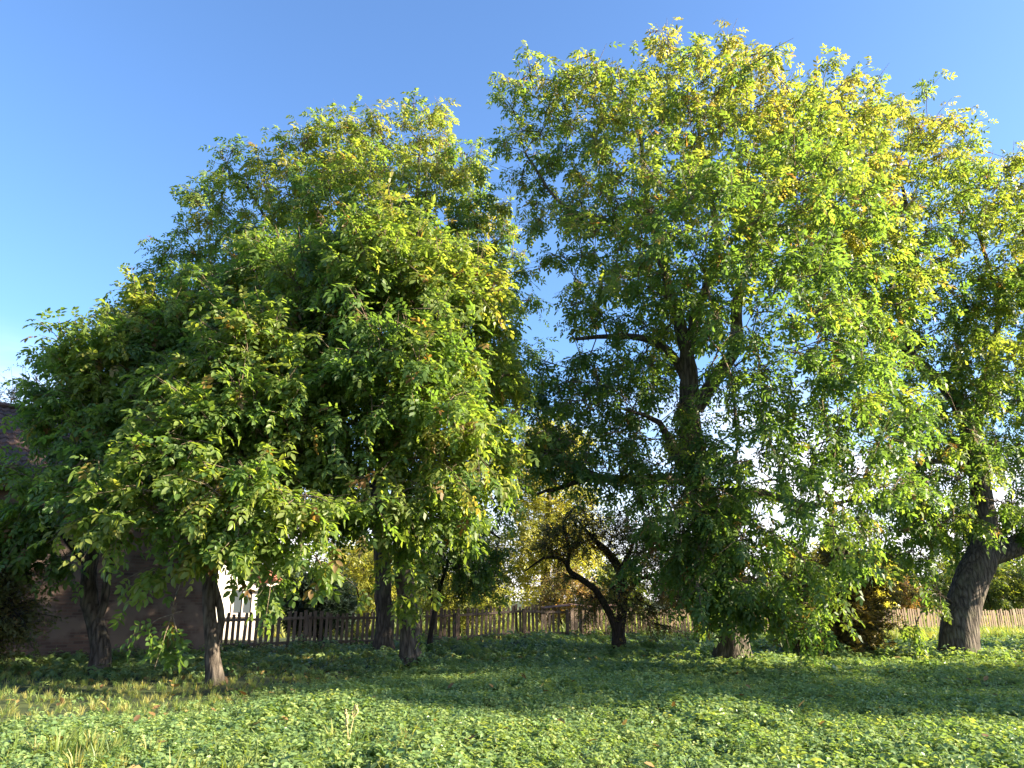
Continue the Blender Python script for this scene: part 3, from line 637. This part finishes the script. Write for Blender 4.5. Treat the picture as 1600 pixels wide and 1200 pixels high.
bush('leafy_shrub', 'broad olive shrub behind the fence left of the yellow-green tree', 36, [(720, 930, 0, 35), (760, 935, 0, 30), (690, 945, 0, 25)], 33, YEL, T_BSH, 80, (0.2, 0.2), 1.0)
bush('leafy_shrub', 'pinkish brown twiggy shrub behind the boarded gate post', 37, [(880, 930, 0, 32), (915, 940, 0, 26), (860, 945, 0, 22)], 34, ORC, T_ORC, 90, (0.65, 0.15), 1.5)
bush('leafy_shrub', 'dark shrub with red leaves beyond the tan pickets', 36, [(1060, 920, 0, 32), (1095, 900, 0, 34), (1110, 935, 0, 25)], 35, ORC, T_BSH, 100, (0.55, 0.3), 0.8)
bush('leafy_shrub', 'bright yellow sunlit shrub behind the browning juniper', 40, [(1310, 890, 0, 40), (1345, 905, 0, 35), (1280, 910, 0, 30)], 36, YEL, T_BSH, 100, (0.75, 0.15), 1.1)
bush('leafy_shrub', 'red leaved shrub above the tan pickets beside the leaning walnut', 42, [(1420, 925, 0, 20), (1398, 935, 0, 15), (1442, 935, 0, 14)], 37, ORC, T_BSH, 40, (0.5, 0.3), 0.8)
bush('leafy_shrub', 'green roadside shrub beyond the fence behind the leaning trunk', 46, [(1480, 915, 0, 30), (1545, 915, 0, 34), (1590, 920, 0, 30), (1620, 905, 0, 30)], 38, BSH, T_BSH, 110, (0.6, 0.12), 1.2)
bush('plum_tree', 'sparse small-leaved plum tree showing above the barn roof', 30, [(15, 650, 0, 42), (55, 620, 0, 32), (-30, 640, 0, 45), (20, 690, 0, 40), (60, 680, 0, 28), (-50, 720, 0, 60)], 39, EVG, T_ORC, 130, (0.5, 0.3), 1.3, 4, group=None, cat='tree', sp=0.5, spread=0.8)
bush('garden_shrub', 'low brownish green shrub against the barn wall at its dark end', 17.2, [(5, 900, 0, 35), (-20, 960, 0, 45), (15, 970, 0, 26), (-30, 880, 0, 40)], 40, ORC, T_ORC, 90, (0.35, 0.12), 1.5, 5, group=None, sp=0.35, spread=0.5)
# far trees on the horizon
fr = np.random.default_rng(77)
far = [(180, 905, 70, 52), (330, 880, 75, 60), (440, 900, 80, 40), (560, 905, 78, 38), (660, 910, 80, 34), (960, 912, 85, 26), (1240, 905, 80, 36), (1390, 905, 78, 30), (1530, 898, 75, 34), (1660, 880, 75, 55)]
FARL = ['pale far tree seen between the walnut trunks', 'far tree crown above the white house roof', 'hazy far tree beyond the dark evergreen bush', 'far round tree beyond the dark picket fence',
        'far olive tree beyond the bent young tree', 'far low tree beyond the forked fruit tree', 'far tree beyond the brown juniper', 'far low tree beyond the red leaved shrub', 'far tree beyond the leaning walnut', 'far broad tree past the row end']
for i, (px, py, D, rp) in enumerate(far):
    bush('far_tree', FARL[i], D, [(px, py, 0, rp), (px - rp * .7, py + rp * .4, 0, rp * .7), (px + rp * .7, py + rp * .4, 0, rp * .7), (px, py + rp * .7, 0, rp * .8)], 50 + i, BSH, T_BSH, 80, (fr.uniform(.4, .7), .15), 3.6, 3, group='far trees on the horizon', cat='tree', sp=1.0, spread=2.0)

# ------------------------------------------------------------------ fences
FA = np.array((-9.15, 25.1)); FD = nrm(np.array((0.92, 0.40))); FN = np.array((FD[1], -FD[0])) # FN points to the camera side
FRZ = math.atan2(FD[1], FD[0])
def fpt(s, off=0.0): 
    p = FA + FD * s + FN * off; return np.array((p[0], p[1], float(gz(p[0], p[1]))))
def picket_mesh(h, w, th, pointed, mat):
    mb = MB()
    if pointed: o = [(-w / 2, 0, 0), (w / 2, 0, 0), (w / 2, 0, h - w * .45), (w * .1, 0, h), (-w * .1, 0, h), (-w / 2, 0, h - w * .45)]
    else: o = [(-w / 2, 0, 0), (w / 2, 0, 0), (w / 2, 0, h - 0.01), (w * .4, 0, h), (-w * .4, 0, h), (-w / 2, 0, h - 0.008)]
    mb.prism([(x, -th / 2, z) for x, y, z in o], (0, th, 0))
    me = bpy.data.meshes.new('picket'); me.from_pydata(mb.v, [], mb.f); me.update(); me.materials.append(mat); return me
def fence(label, s0, s1, h, w, step, mat, rail_side, seed, pointed, cap=False, skip=()):
    r = random.Random(seed); b = fpt(s0); root = empty('picket_fence', b, FRZ); tag(root, label, 'fence', 'picket fences along the garden')
    ms = [picket_mesh(h * k, w * q, 0.022, pointed, mat) for k, q in ((1, 1), (0.97, 0.9), (1.02, 1.08), (0.99, 1.0))]
    n = int((s1 - s0) / step)
    for i in range(n):
        if i in skip: continue
        s = i * step + r.uniform(-.012, .012); p = fpt(s0 + s)
        o = bpy.data.objects.new('picket', r.choice(ms)); link(o, root)
        o.location = (s, 0, p[2] - b[2] + 0.04 + r.uniform(-.03, .035)); o.rotation_euler = (r.uniform(-.02, .02), r.gauss(0, .028), r.uniform(-.06, .06))
    ln = 2.6; k = int(math.ceil((s1 - s0) / ln))
    for i in range(k + 1):
        s = min(i * ln, s1 - s0); p = fpt(s0 + s); mb = MB(); mb.box((0, 0, (h - .08) / 2 - 0.1), (0.11, 0.11, h + 0.12))
        o = mb.build('post', mat, root, bevel=0.008); o.location = (s, rail_side * -0.115, p[2] - b[2])
        if i < k:
            s2 = min((i + 1) * ln, s1 - s0); p2 = fpt(s0 + s2)
            for z in (0.26, h - 0.17):
                a_ = Vector((s, rail_side * -0.036, p[2] - b[2] + z)); e_ = Vector((s2, rail_side * -0.036, p2[2] - b[2] + z)); d_ = e_ - a_
                mb = MB(); mb.box((0, 0, 0), (d_.length - 0.004, 0.045, 0.085)); o = mb.build('rail', mat, root, bevel=0.005)
                o.location = (a_ + e_) / 2; o.rotation_euler = (0, -math.asin(d_.z / d_.length), 0)
            if cap:
                a_ = Vector((s, 0, p[2] - b[2] + h + 0.085)); e_ = Vector((s2, 0, p2[2] - b[2] + h + 0.085)); d_ = e_ - a_
                mb = MB(); mb.box((0, 0, 0), (d_.length - 0.004, 0.13, 0.03)); o = mb.build('cap_board', mat, root, bevel=0.004)
                o.location = (a_ + e_) / 2; o.rotation_euler = (0, -math.asin(d_.z / d_.length), 0)
    return root
fence('dark weathered picket fence with gaps, running from the barn to the boarded gate post', 0.0, 12.2, 1.18, 0.10, 0.172, WOOD_DARK, 1, 1, False, skip=(11, 29, 47))
fence('tan picket fence with sunlit boards, running from the boarded gate post past the leaning walnut', 12.9, 42.5, 1.12, 0.10, 0.168, WOOD_TAN, -1, 2, False, cap=False, skip=(40, 90))
# boarded gate post between the two fences
b = fpt(12.53); root = empty('gate_post', b, FRZ); tag(root, 'dark twin-board gate post with rusty cover sheets between the dark and tan pickets', 'post')
for k in (-1, 1):
    mb = MB(); mb.box((0, 0, 0.58), (0.15, 0.05, 1.2)); o = mb.build('board', WOOD_DARK, root, bevel=0.006); o.location = (0.085 * k, -0.03, 0)
mb = MB(); mb.box((0, 0.075, 0.56), (0.12, 0.10, 1.25)); mb.build('post', WOOD_DARK, root, bevel=0.008)
for k, (x_, ln_, tl) in enumerate(((-0.75, 1.15, -5), (0.45, 1.2, 6), (1.6, 0.95, -3))):
    mb = MB(); mb.box((0, 0, 0), (ln_, 0.34, 0.012)); o = mb.build('cover_sheet', RUST, root); o.location = (x_, 0.02, 1.24 + 0.014 * k); o.rotation_euler = (R(9), R(tl), 0)

# ------------------------------------------------------------------ old barn
BA = np.array((-16.0, 18.6)); BB = np.array((-9.35, 24.9)); bd = nrm(BB - BA); BL = float(np.linalg.norm(BB - BA))
BRZ = math.atan2(bd[1], bd[0])
root = empty('barn', (BA[0], BA[1], 0.0), BRZ); tag(root, 'old brick barn with dark tiled roof behind the crooked walnut', 'barn')
BD, BH, BR = 8.0, 4.75, 7.5
mb = MB(); mb.box((BL / 2, 0.2, BH / 2 - 0.2), (BL, 0.4, BH + 0.4)); mb.build('wall', BRICK, root)
mb = MB(); mb.box((BL / 2, BD - 0.2, BH / 2 - 0.2), (BL, 0.4, BH + 0.4)); mb.build('wall', BRICK, root)
for x in (0.2, BL - 0.2):
    mb = MB(); x0 = x - 0.2 + (0.004 if x < 1 else -0.004)
    mb.prism([(x0, 0.4, -0.4), (x0, BD - 0.4, -0.4), (x0, BD - 0.4, BH), (x0, BD / 2, BR - 0.35), (x0, 0.4, BH)], (0.4, 0, 0)); mb.build('gable_wall', BRICK, root)
sl = math.atan2(BR - BH, BD / 2); SL = (BD / 2 + 0.55) / math.cos(sl)
for side in (1, -1):
    roof = empty('roof', (0, 0, 0)); roof.parent = root
    ncr = 16
    for i in range(ncr):
        mb = MB(); W_ = 0.22; nn = int((BL + 0.8) / (W_ / 4)); top = []; 
        y0 = -0.55 + (BD / 2 + 0.55) * i / ncr; y1 = -0.55 + (BD / 2 + 0.55) * (i + 1.12) / ncr
        if i == ncr - 1: y1 = BD / 2
        def zz(y, lift): return BH + (y) * math.tan(sl) + 0.10 + lift
        vs_ = []
        for j in range(nn + 1):
            x = -0.4 + j * W_ / 4; wv = 0.028 * math.sin(2 * math.pi * x / W_)
            ya, yb = (y0, y1) if side == 1 else (BD - y0, BD - y1)
            vs_ += [(x, ya, zz(y0, 0.045 + wv)), (x, yb, zz(y1, wv - 0.0)), (x, ya, zz(y0, 0.015 + wv))]
        fs = []
        for j in range(nn): a = 3 * j; fs += [(a, a + 3, a + 4, a + 1), (a + 2, a + 5, a + 3, a)]
        mb.add(vs_, fs); mb.build('tile_course', TILE, roof)
mb = MB(); mb.box((BL / 2, BD / 2, BR + 0.15), (BL + 0.8, 0.3, 0.14)); mb.build('ridge_cap', TILE, root, bevel=0.05)
mb = MB(); mb.box((BL / 2, -0.32, BH - 0.19), (BL + 0.7, 0.05, 0.20)); mb.build('eave_board', WOOD_DARK, root)

# ------------------------------------------------------------------ white house
h0 = P(396, 1000, 34.0); HRZ = R(38)
root = empty('house', (h0[0], h0[1], 0.0), HRZ); tag(root, 'white rendered house with red roof beyond the dark picket fence', 'house')
HW, HD, HH, HR = 5.2, 7.0, 2.75, 4.3      # gable faces the camera; right wall corner at the origin
mb = MB(); mb.prism([(-HW, 0, -0.3), (0, 0, -0.3), (0, 0, HH), (-HW / 2, 0, HR), (-HW, 0, HH)], (0, 0.3, 0)); mb.build('gable_wall', PLASTER, root)
mb = MB(); mb.prism([(-HW, HD - .3, -0.3), (0, HD - .3, -0.3), (0, HD - .3, HH), (-HW / 2, HD - .3, HR), (-HW, HD - .3, HH)], (0, 0.3, 0)); mb.build('gable_wall', PLASTER, root)
for x in (-0.153, -HW + 0.153):
    mb = MB(); mb.box((x, HD / 2, HH / 2 - 0.15), (0.3, HD - 0.61, HH + 0.29)); mb.build('wall', PLASTER, root)
hs = math.atan2(HR - HH, HW / 2)
for k in (1, -1):
    mb = MB(); ov = 0.75
    def rp_(t, up): # t from ridge(0) to eave(1)
        x = (HW / 2 + ov) * t; return (-HW / 2 + k * x, HR - x * math.tan(hs) + up)
    a, b2 = rp_(0, 0.05), rp_(1, 0.05); c, d = rp_(1, 0.17), rp_(0, 0.17)
    mb.prism([(a[0], -0.6, a[1]), (b2[0], -0.6, b2[1]), (c[0], -0.6, c[1]), (d[0], -0.6, d[1])], (0, HD + 1.2, 0)); rf = mb.build('roof', ROOFRED, root)
    for j in range(9):
        t0, t1 = j / 9, (j + 1) / 9 + 0.02; p0, p1 = rp_(t0, 0.195), rp_(t1, 0.225); q1, q0 = rp_(t1, 0.18), rp_(t0, 0.173)
        mb = MB(); mb.prism([(p0[0], -0.63, p0[1]), (p1[0], -0.63, p1[1]), (q1[0], -0.63, q1[1]), (q0[0], -0.63, q0[1])], (0, HD + 1.26, 0)); mb.build('tile_course', ROOFRED, rf)
    e0, e1 = rp_(1, 0.0), rp_(0.72, 0.02)
    mb = MB(); mb.prism([(e0[0], -0.56, e0[1] + .02), (e0[0], -0.56, e0[1] - 0.1), ((-HW / 2 + k * (HW / 2)), -0.56, HH - 0.62), ((-HW / 2 + k * (HW / 2)), -0.56, HH - 0.5)], (0, 0.10, 0)); mb.build('eave_bracket', TRIM, root)
win = empty('window', (-0.62, -0.02, 1.55)); win.parent = root
for (x, z, sx, sz) in ((-.42, 0, .08, 1.1), (.42, 0, .08, 1.1), (0, .51, .76, .08), (0, -.51, .76, .08), (0, 0, .05, .94)):
    mb = MB(); mb.box((x, 0, z), (sx, 0.07, sz)); mb.build('frame', TRIM, win)
for x in (-.2025, .2025):
    mb = MB(); mb.box((x, 0.012, 0), (.355, 0.01, .94)); mb.build('pane', GLASS, win)
mb = MB(); mb.box((0, -0.05, -0.60), (1.05, 0.16, 0.06)); mb.build('sill', TRIM, win)
mb = MB(); mb.box((-HW / 2, -0.015, 0.25), (HW - .01, 0.03, 1.1)); mb.build('plinth', TRIM, root)

# ------------------------------------------------------------------ ground cover (stuff)
def plant_mesh(name, V, F, mat): return bpy.data.objects.new(name, raw_mesh(name, V, F, mat))
def nettle(r, h, pairs, L0):
    parts = [tube(np.array([(0, 0, -0.03), (r.normal(0, .012), r.normal(0, .012), h * .5), (r.normal(0, .02), r.normal(0, .02), h)]), (.004, .003, .002), 3)]
    k = 0
    for i in range(pairs):
        z = h * (0.35 + 0.65 * (i + 1) / pairs); a0 = (i % 2) * math.pi / 2 + r.normal(0, .25)
        for q in (0, math.pi):
            a = a0 + q + r.normal(0, .2); L = L0 * (1.15 - 0.5 * (i / pairs)) * r.uniform(.8, 1.2)
            d = np.array((math.cos(a), math.sin(a), r.uniform(-.25, .35)))
            v = leaflet(np.array((d[0] * .02, d[1] * .02, z)), d, np.array((r.normal(0, .25), r.normal(0, .25), 1.0)), L, L * .68, .22, .28); parts.append((v, LQ.copy()))
    return join(parts)
def elder_leafy(r, n_, L0, h):
    parts = []
    for i in range(n_):
        a = r.uniform(0, 2 * math.pi); lean = r.uniform(.02, .13); top = np.array((math.cos(a) * lean, math.sin(a) * lean, h * r.uniform(.6, 1.1)))
        parts.append(tube(np.array([(0, 0, -0.02), top * np.array((.4, .4, .6)), top]), (.003, .0025, .002), 3))
        for q in range(3):
            b_ = a + (q - 1) * 1.25 + r.normal(0, .15); L = L0 * r.uniform(.8, 1.2)
            d = np.array((math.cos(b_), math.sin(b_), r.uniform(-.25, .15)))
            parts.append((leaflet(top, d, np.array((r.normal(0, .2), r.normal(0, .2), 1.0)), L, L * .7, .2, .3), LQ.copy()))
    return join(parts)
def grass_tuft(r, n_, h, spread_):
    parts = []
    for i in range(n_):
        a = r.uniform(0, 2 * math.pi); d = np.array((math.cos(a), math.sin(a), 0)); b_ = d * r.uniform(0, spread_) ; hh = h * r.uniform(.5, 1.1); w = r.uniform(.003, .006)
        s = np.array((-d[1], d[0], 0)) * w; ln = r.uniform(.15, .7) * hh
        p0, p1, p2 = b_, b_ + d * ln * .35 + np.array((0, 0, hh * .6)), b_ + d * ln + np.array((0, 0, hh * r.uniform(.75, 1)))
        parts.append((np.array([p0 - s, p0 + s, p1 + s, p1 - s, p2 + s * .2, p2 - s * .2]), np.array([(0, 1, 2, 3), (3, 2, 4, 5)])))
    return join(parts)
def dead_leaf(r):
    L = 0.13; v = leaflet(np.zeros(3), np.array((1, 0, .1)), np.array((0, 0, 1.0)), L, L * .55, .5, -.2); return v, LQ.copy()

def scatter(name, label, cat, pts, scale, protos, seed, tilt=0.32):
    """one object of points with plants instanced on them"""
    r = np.random.default_rng(seed); n_ = len(pts)
    c = bpy.data.collections.new(name + '_shapes')
    for o in protos: c.objects.link(o)
    me = bpy.data.meshes.new(name); me.vertices.add(n_); me.vertices.foreach_set('co', np.ascontiguousarray(pts, dtype=np.float32).ravel())
    rot = np.stack([r.normal(0, tilt, n_), r.normal(0, tilt, n_), r.uniform(0, 6.283, n_)], -1).astype(np.float32)
    a = me.attributes.new('rot', 'FLOAT_VECTOR', 'POINT'); a.data.foreach_set('vector', rot.ravel())
    a = me.attributes.new('size', 'FLOAT', 'POINT'); a.data.foreach_set('value', np.asarray(scale, dtype=np.float32))
    a = me.attributes.new('which', 'INT', 'POINT'); a.data.foreach_set('value', r.integers(0, len(protos), n_).astype(np.int32))
    me.update()
    o = bpy.data.objects.new(name, me); link(o); tag(o, label, cat, kind='stuff')
    me.materials.append(protos[0].data.materials[0])
    ng = bpy.data.node_groups.new(name + '_nodes', 'GeometryNodeTree')
    ng.interface.new_socket('Geometry', in_out='INPUT', socket_type='NodeSocketGeometry'); ng.interface.new_socket('Geometry', in_out='OUTPUT', socket_type='NodeSocketGeometry')
    N = ng.nodes; gi = N.new('NodeGroupInput'); go = N.new('NodeGroupOutput')
    ci = N.new('GeometryNodeCollectionInfo'); ci.inputs['Collection'].default_value = c; ci.inputs['Separate Children'].default_value = True; ci.inputs['Reset Children'].default_value = True
    ip = N.new('GeometryNodeInstanceOnPoints'); ip.inputs['Pick Instance'].default_value = True
    def named(t, nm):
        x = N.new('GeometryNodeInputNamedAttribute'); x.data_type = t; x.inputs['Name'].default_value = nm; return x.outputs['Attribute']
    ng.links.new(gi.outputs[0], ip.inputs['Points']); ng.links.new(ci.outputs[0], ip.inputs['Instance'])
    ng.links.new(named('INT', 'which'), ip.inputs['Instance Index']); ng.links.new(named('FLOAT_VECTOR', 'rot'), ip.inputs['Rotation']); ng.links.new(named('FLOAT', 'size'), ip.inputs['Scale'])
    ng.links.new(ip.outputs[0], go.inputs[0])
    md = o.modifiers.new('plants', 'NODES'); md.node_group = ng
    print(name, n_)
    return o

def fbm(x, y, seed, f=0.35):
    r = np.random.default_rng(seed); v = np.zeros_like(x)
    for k in range(9):
        a = r.uniform(0, 6.28); q = f * 1.5 ** (k / 1.5); v += np.sin(x * q * math.cos(a) + y * q * math.sin(a) + r.uniform(0, 6.28)) / 1.25 ** k
    return v / 4.0
_r = np.random.default_rng(9)
NETS = [plant_mesh('nettle', *nettle(_r, _r.uniform(.13, .21), 5, .060), NET) for _ in range(4)] + [plant_mesh('ground_elder', *elder_leafy(_r, 8, .056, .13), NET) for _ in range(4)]
LOWS = [plant_mesh('low_herb', *elder_leafy(_r, 6, .06, .09), NET) for _ in range(4)]
GRASS = [plant_mesh('grass_tuft', *grass_tuft(_r, 16, .22, .05), GRS) for _ in range(4)]
DEAD = [plant_mesh('dead_leaf', *dead_leaf(_r), DRY) for _ in range(3)]

def fence_f(x, y): return (x - FA[0]) * -FN[0] + (y - FA[1]) * -FN[1]      # metres beyond the fence
def barn_side(x, y): return (x - BA[0]) * bd[1] - (y - BA[1]) * bd[0]       # > 0 in front of the barn wall
def leafy(x, y):
    """0..1: how leafy the ground is (the corner by the barn is thin turf)"""
    edge = x + 7.0 - 0.40 * (y - 8.0) + 1.0 * fbm(x, y, 5)
    return np.clip(edge / 3.0 + 0.3, 0, 1)
def field(n_, y0, y1, seed):
    r = np.random.default_rng(seed); y = np.sqrt(r.uniform(y0 ** 2, y1 ** 2, n_)); x = r.uniform(-1, 1, n_) * (0.74 * y + 2.0)
    k = (fence_f(x, y) < -0.12) & (barn_side(x, y) > 0.3); return x[k], y[k], r
x, y, r = field(46000, 6.4, 20.0, 101); k = r.random(len(x)) < (leafy(x, y) * 0.97 + 0.03) * np.clip(1.25 + 1.6 * fbm(x, y, 15, 1.1), .3, 1); x, y = x[k], y[k]
s = (0.88 + 0.45 * fbm(x, y, 6, 1.3)) * r.uniform(.6, 1.35, len(x)); s *= 0.6 + 0.4 * leafy(x, y)
scatter('nettle_cover', 'leafy nettles carpeting the open ground before the walnuts', 'nettles', np.stack([x, y, gz(x, y)], -1), s, NETS, 1)
x, y, r = field(24000, 17.0, 42.0, 102); k = r.random(len(x)) < 0.35 + 0.65 * leafy(x, y); x, y = x[k], y[k]
s = (1.15 + 0.4 * fbm(x, y, 7, .6)) * r.uniform(.7, 1.3, len(x))
scatter('herb_cover', 'low leafy herbs under the trees along the fence', 'ground cover', np.stack([x, y, gz(x, y)], -1), s * 1.25, LOWS + NETS[4:6], 2)
# taller weeds at the foot of trunks, wall and fence
r = np.random.default_rng(120); X = []; Y = []
for (cx, cy_, rad_, n_) in ((12.7, 21.7, 1.3, 130), (5.7, 20.3, 1.0, 12), (-2.5, 18.6, .5, 14), (4.2, 25.3, .6, 16), (9.8, 23.3, 1.4, 50), (11.2, 22.4, 1.2, 40)):
    X.append(cx + r.normal(0, rad_ * .6, n_)); Y.append(cy_ + r.normal(0, rad_ * .5, n_))
t = r.uniform(0, BL, 70); o_ = r.uniform(.35, .9, 70); X.append(BA[0] + bd[0] * t + bd[1] * o_); Y.append(BA[1] + bd[1] * t - bd[0] * o_)
t = r.uniform(0, 40, 260); o_ = r.uniform(.15, .6, 260); X.append(FA[0] + FD[0] * t + FN[0] * o_); Y.append(FA[1] + FD[1] * t + FN[1] * o_)
X = np.concatenate(X); Y = np.concatenate(Y)
scatter('tall_weeds', 'taller nettles and weeds at the foot of trunks, barn wall and fence', 'weeds', np.stack([X, Y, gz(X, Y)], -1), r.uniform(1.2, 2.6, len(X)), NETS, 20)
# turf and grass
x, y, r = field(14000, 6.4, 26.0, 103); k = r.random(len(x)) < (1 - leafy(x, y)) * 0.9 + 0.14 * (fbm(x, y, 9, .9) > .15) + .04; x, y = x[k], y[k]
scatter('short_turf', 'thin shaded turf on the ground by the barn', 'grass', np.stack([x, y, gz(x, y)], -1), r.uniform(.35, .75, len(x)), GRASS, 3)
x, y, r = field(60000, 6.4, 11.5, 104); g = np.exp(-(((x + 4.3) / .8) ** 2 + ((y - 8.3) / .5) ** 2)) + .9 * np.exp(-(((x + 2.3) / .75) ** 2 + ((y - 8.3) / .7) ** 2)) + .7 * np.exp(-(((x + 1.6) / .5) ** 2 + ((y - 9.1) / .4) ** 2)); k = r.random(len(x)) < g * 0.03; x, y = x[k], y[k]
scatter('long_grass', 'tufts of long yellowish grass at the sunlit edge of the nettles', 'grass', np.stack([x, y, gz(x, y)], -1), r.uniform(.9, 1.5, len(x)), GRASS, 4)
x, y, r = field(60000, 26.0, 42.0, 105); f = fence_f(x, y); k = (f > -4.5) & (x > 11.5) & (r.random(len(x)) < .35); x, y = x[k], y[k]
scatter('fence_grass', 'tall sunlit grass along the foot of the tan fence', 'grass', np.stack([x, y, gz(x, y)], -1), r.uniform(1.2, 2.4, len(x)), GRASS, 5)
r = np.random.default_rng(106); n_ = 16000; y = np.sqrt(r.uniform(25 ** 2, 75 ** 2, n_)); x = r.uniform(-.75, .8, n_) * y; k = (fence_f(x, y) > .3) & (barn_side(x, y) > -.3); k |= (fence_f(x, y) > .3) & (y > 36); x, y = x[k], y[k]
scatter('meadow_grass', 'sunlit rough grass beyond the picket fence', 'grass', np.stack([x, y, gz(x, y)], -1), r.uniform(1.5, 3.2, len(x)) * (y / 40) ** .5, GRASS, 6)
x, y, r = field(1000, 7.0, 24.0, 107); k = r.random(len(x)) < .25 + .75 * (1 - leafy(x, y)); x, y = x[k], y[k]
scatter('fallen_leaves', 'scattered brown fallen leaves on the turf', 'leaves', np.stack([x, y, gz(x, y) + .03 + .10 * leafy(x, y)], -1), r.uniform(.8, 1.3, len(x)), DEAD, 7, tilt=.35)

# ------------------------------------------------------------------ dry seed stalks standing in the nettles
def stalk(label, px, py0, py1, D, lean, seed, loop):
    r = np.random.default_rng(seed); t = P(px, py1, D); x0, z0 = P(px - lean, py0, D)[0], float(gz(P(px - lean, py0, D)[0], D)); h = t[2] - z0
    root = empty('seed_stalk', (x0, D, z0)); tag(root, label, 'weed')
    dx = t[0] - x0
    pts = np.array([(0, 0, -.02), (dx * .3, .01, h * .4), (dx * .7, 0, h * .75), (dx, 0, h)])
    V, F = tube(catmull(pts, .05), np.linspace(.009, .005, len(catmull(pts, .05))), 5); link(bpy.data.objects.new('stem', raw_mesh('stem', V, F, STALK, True)), root)
    hd = []
    if loop:
        for sd in (-1, 1):
            q = catmull(np.array([(dx * .8, 0, h * .80), (dx * .88 + sd * .028, 0, h * .88), (dx * .95 + sd * .026, 0, h * .95), (dx + .004 * sd, 0, h * 1.03)]), .03); hd.append(tube(q, np.full(len(q), .009), 4))
    for i in range(26):
        zt = r.uniform(.62 if not loop else .93, 1.02); a = r.uniform(0, 6.28); b_ = np.array((dx * zt, 0, h * zt)); e_ = b_ + np.array((math.cos(a) * .022, math.sin(a) * .022, .03)); hd.append(tube(np.array([b_, (b_ + e_) / 2, e_]), (.006, .012, .003), 4))
    V, F = join(hd); link(bpy.data.objects.new('seed_head', raw_mesh('seed_head', V, F, STALK, True)), root)
stalk('straight dry seed stalk standing above the nettles', 541, 1185, 1112, 9.2, -2, 1, False)
stalk('bent dry seed stalk with a looped tip above the nettles', 556, 1180, 1106, 9.25, 14, 2, True)
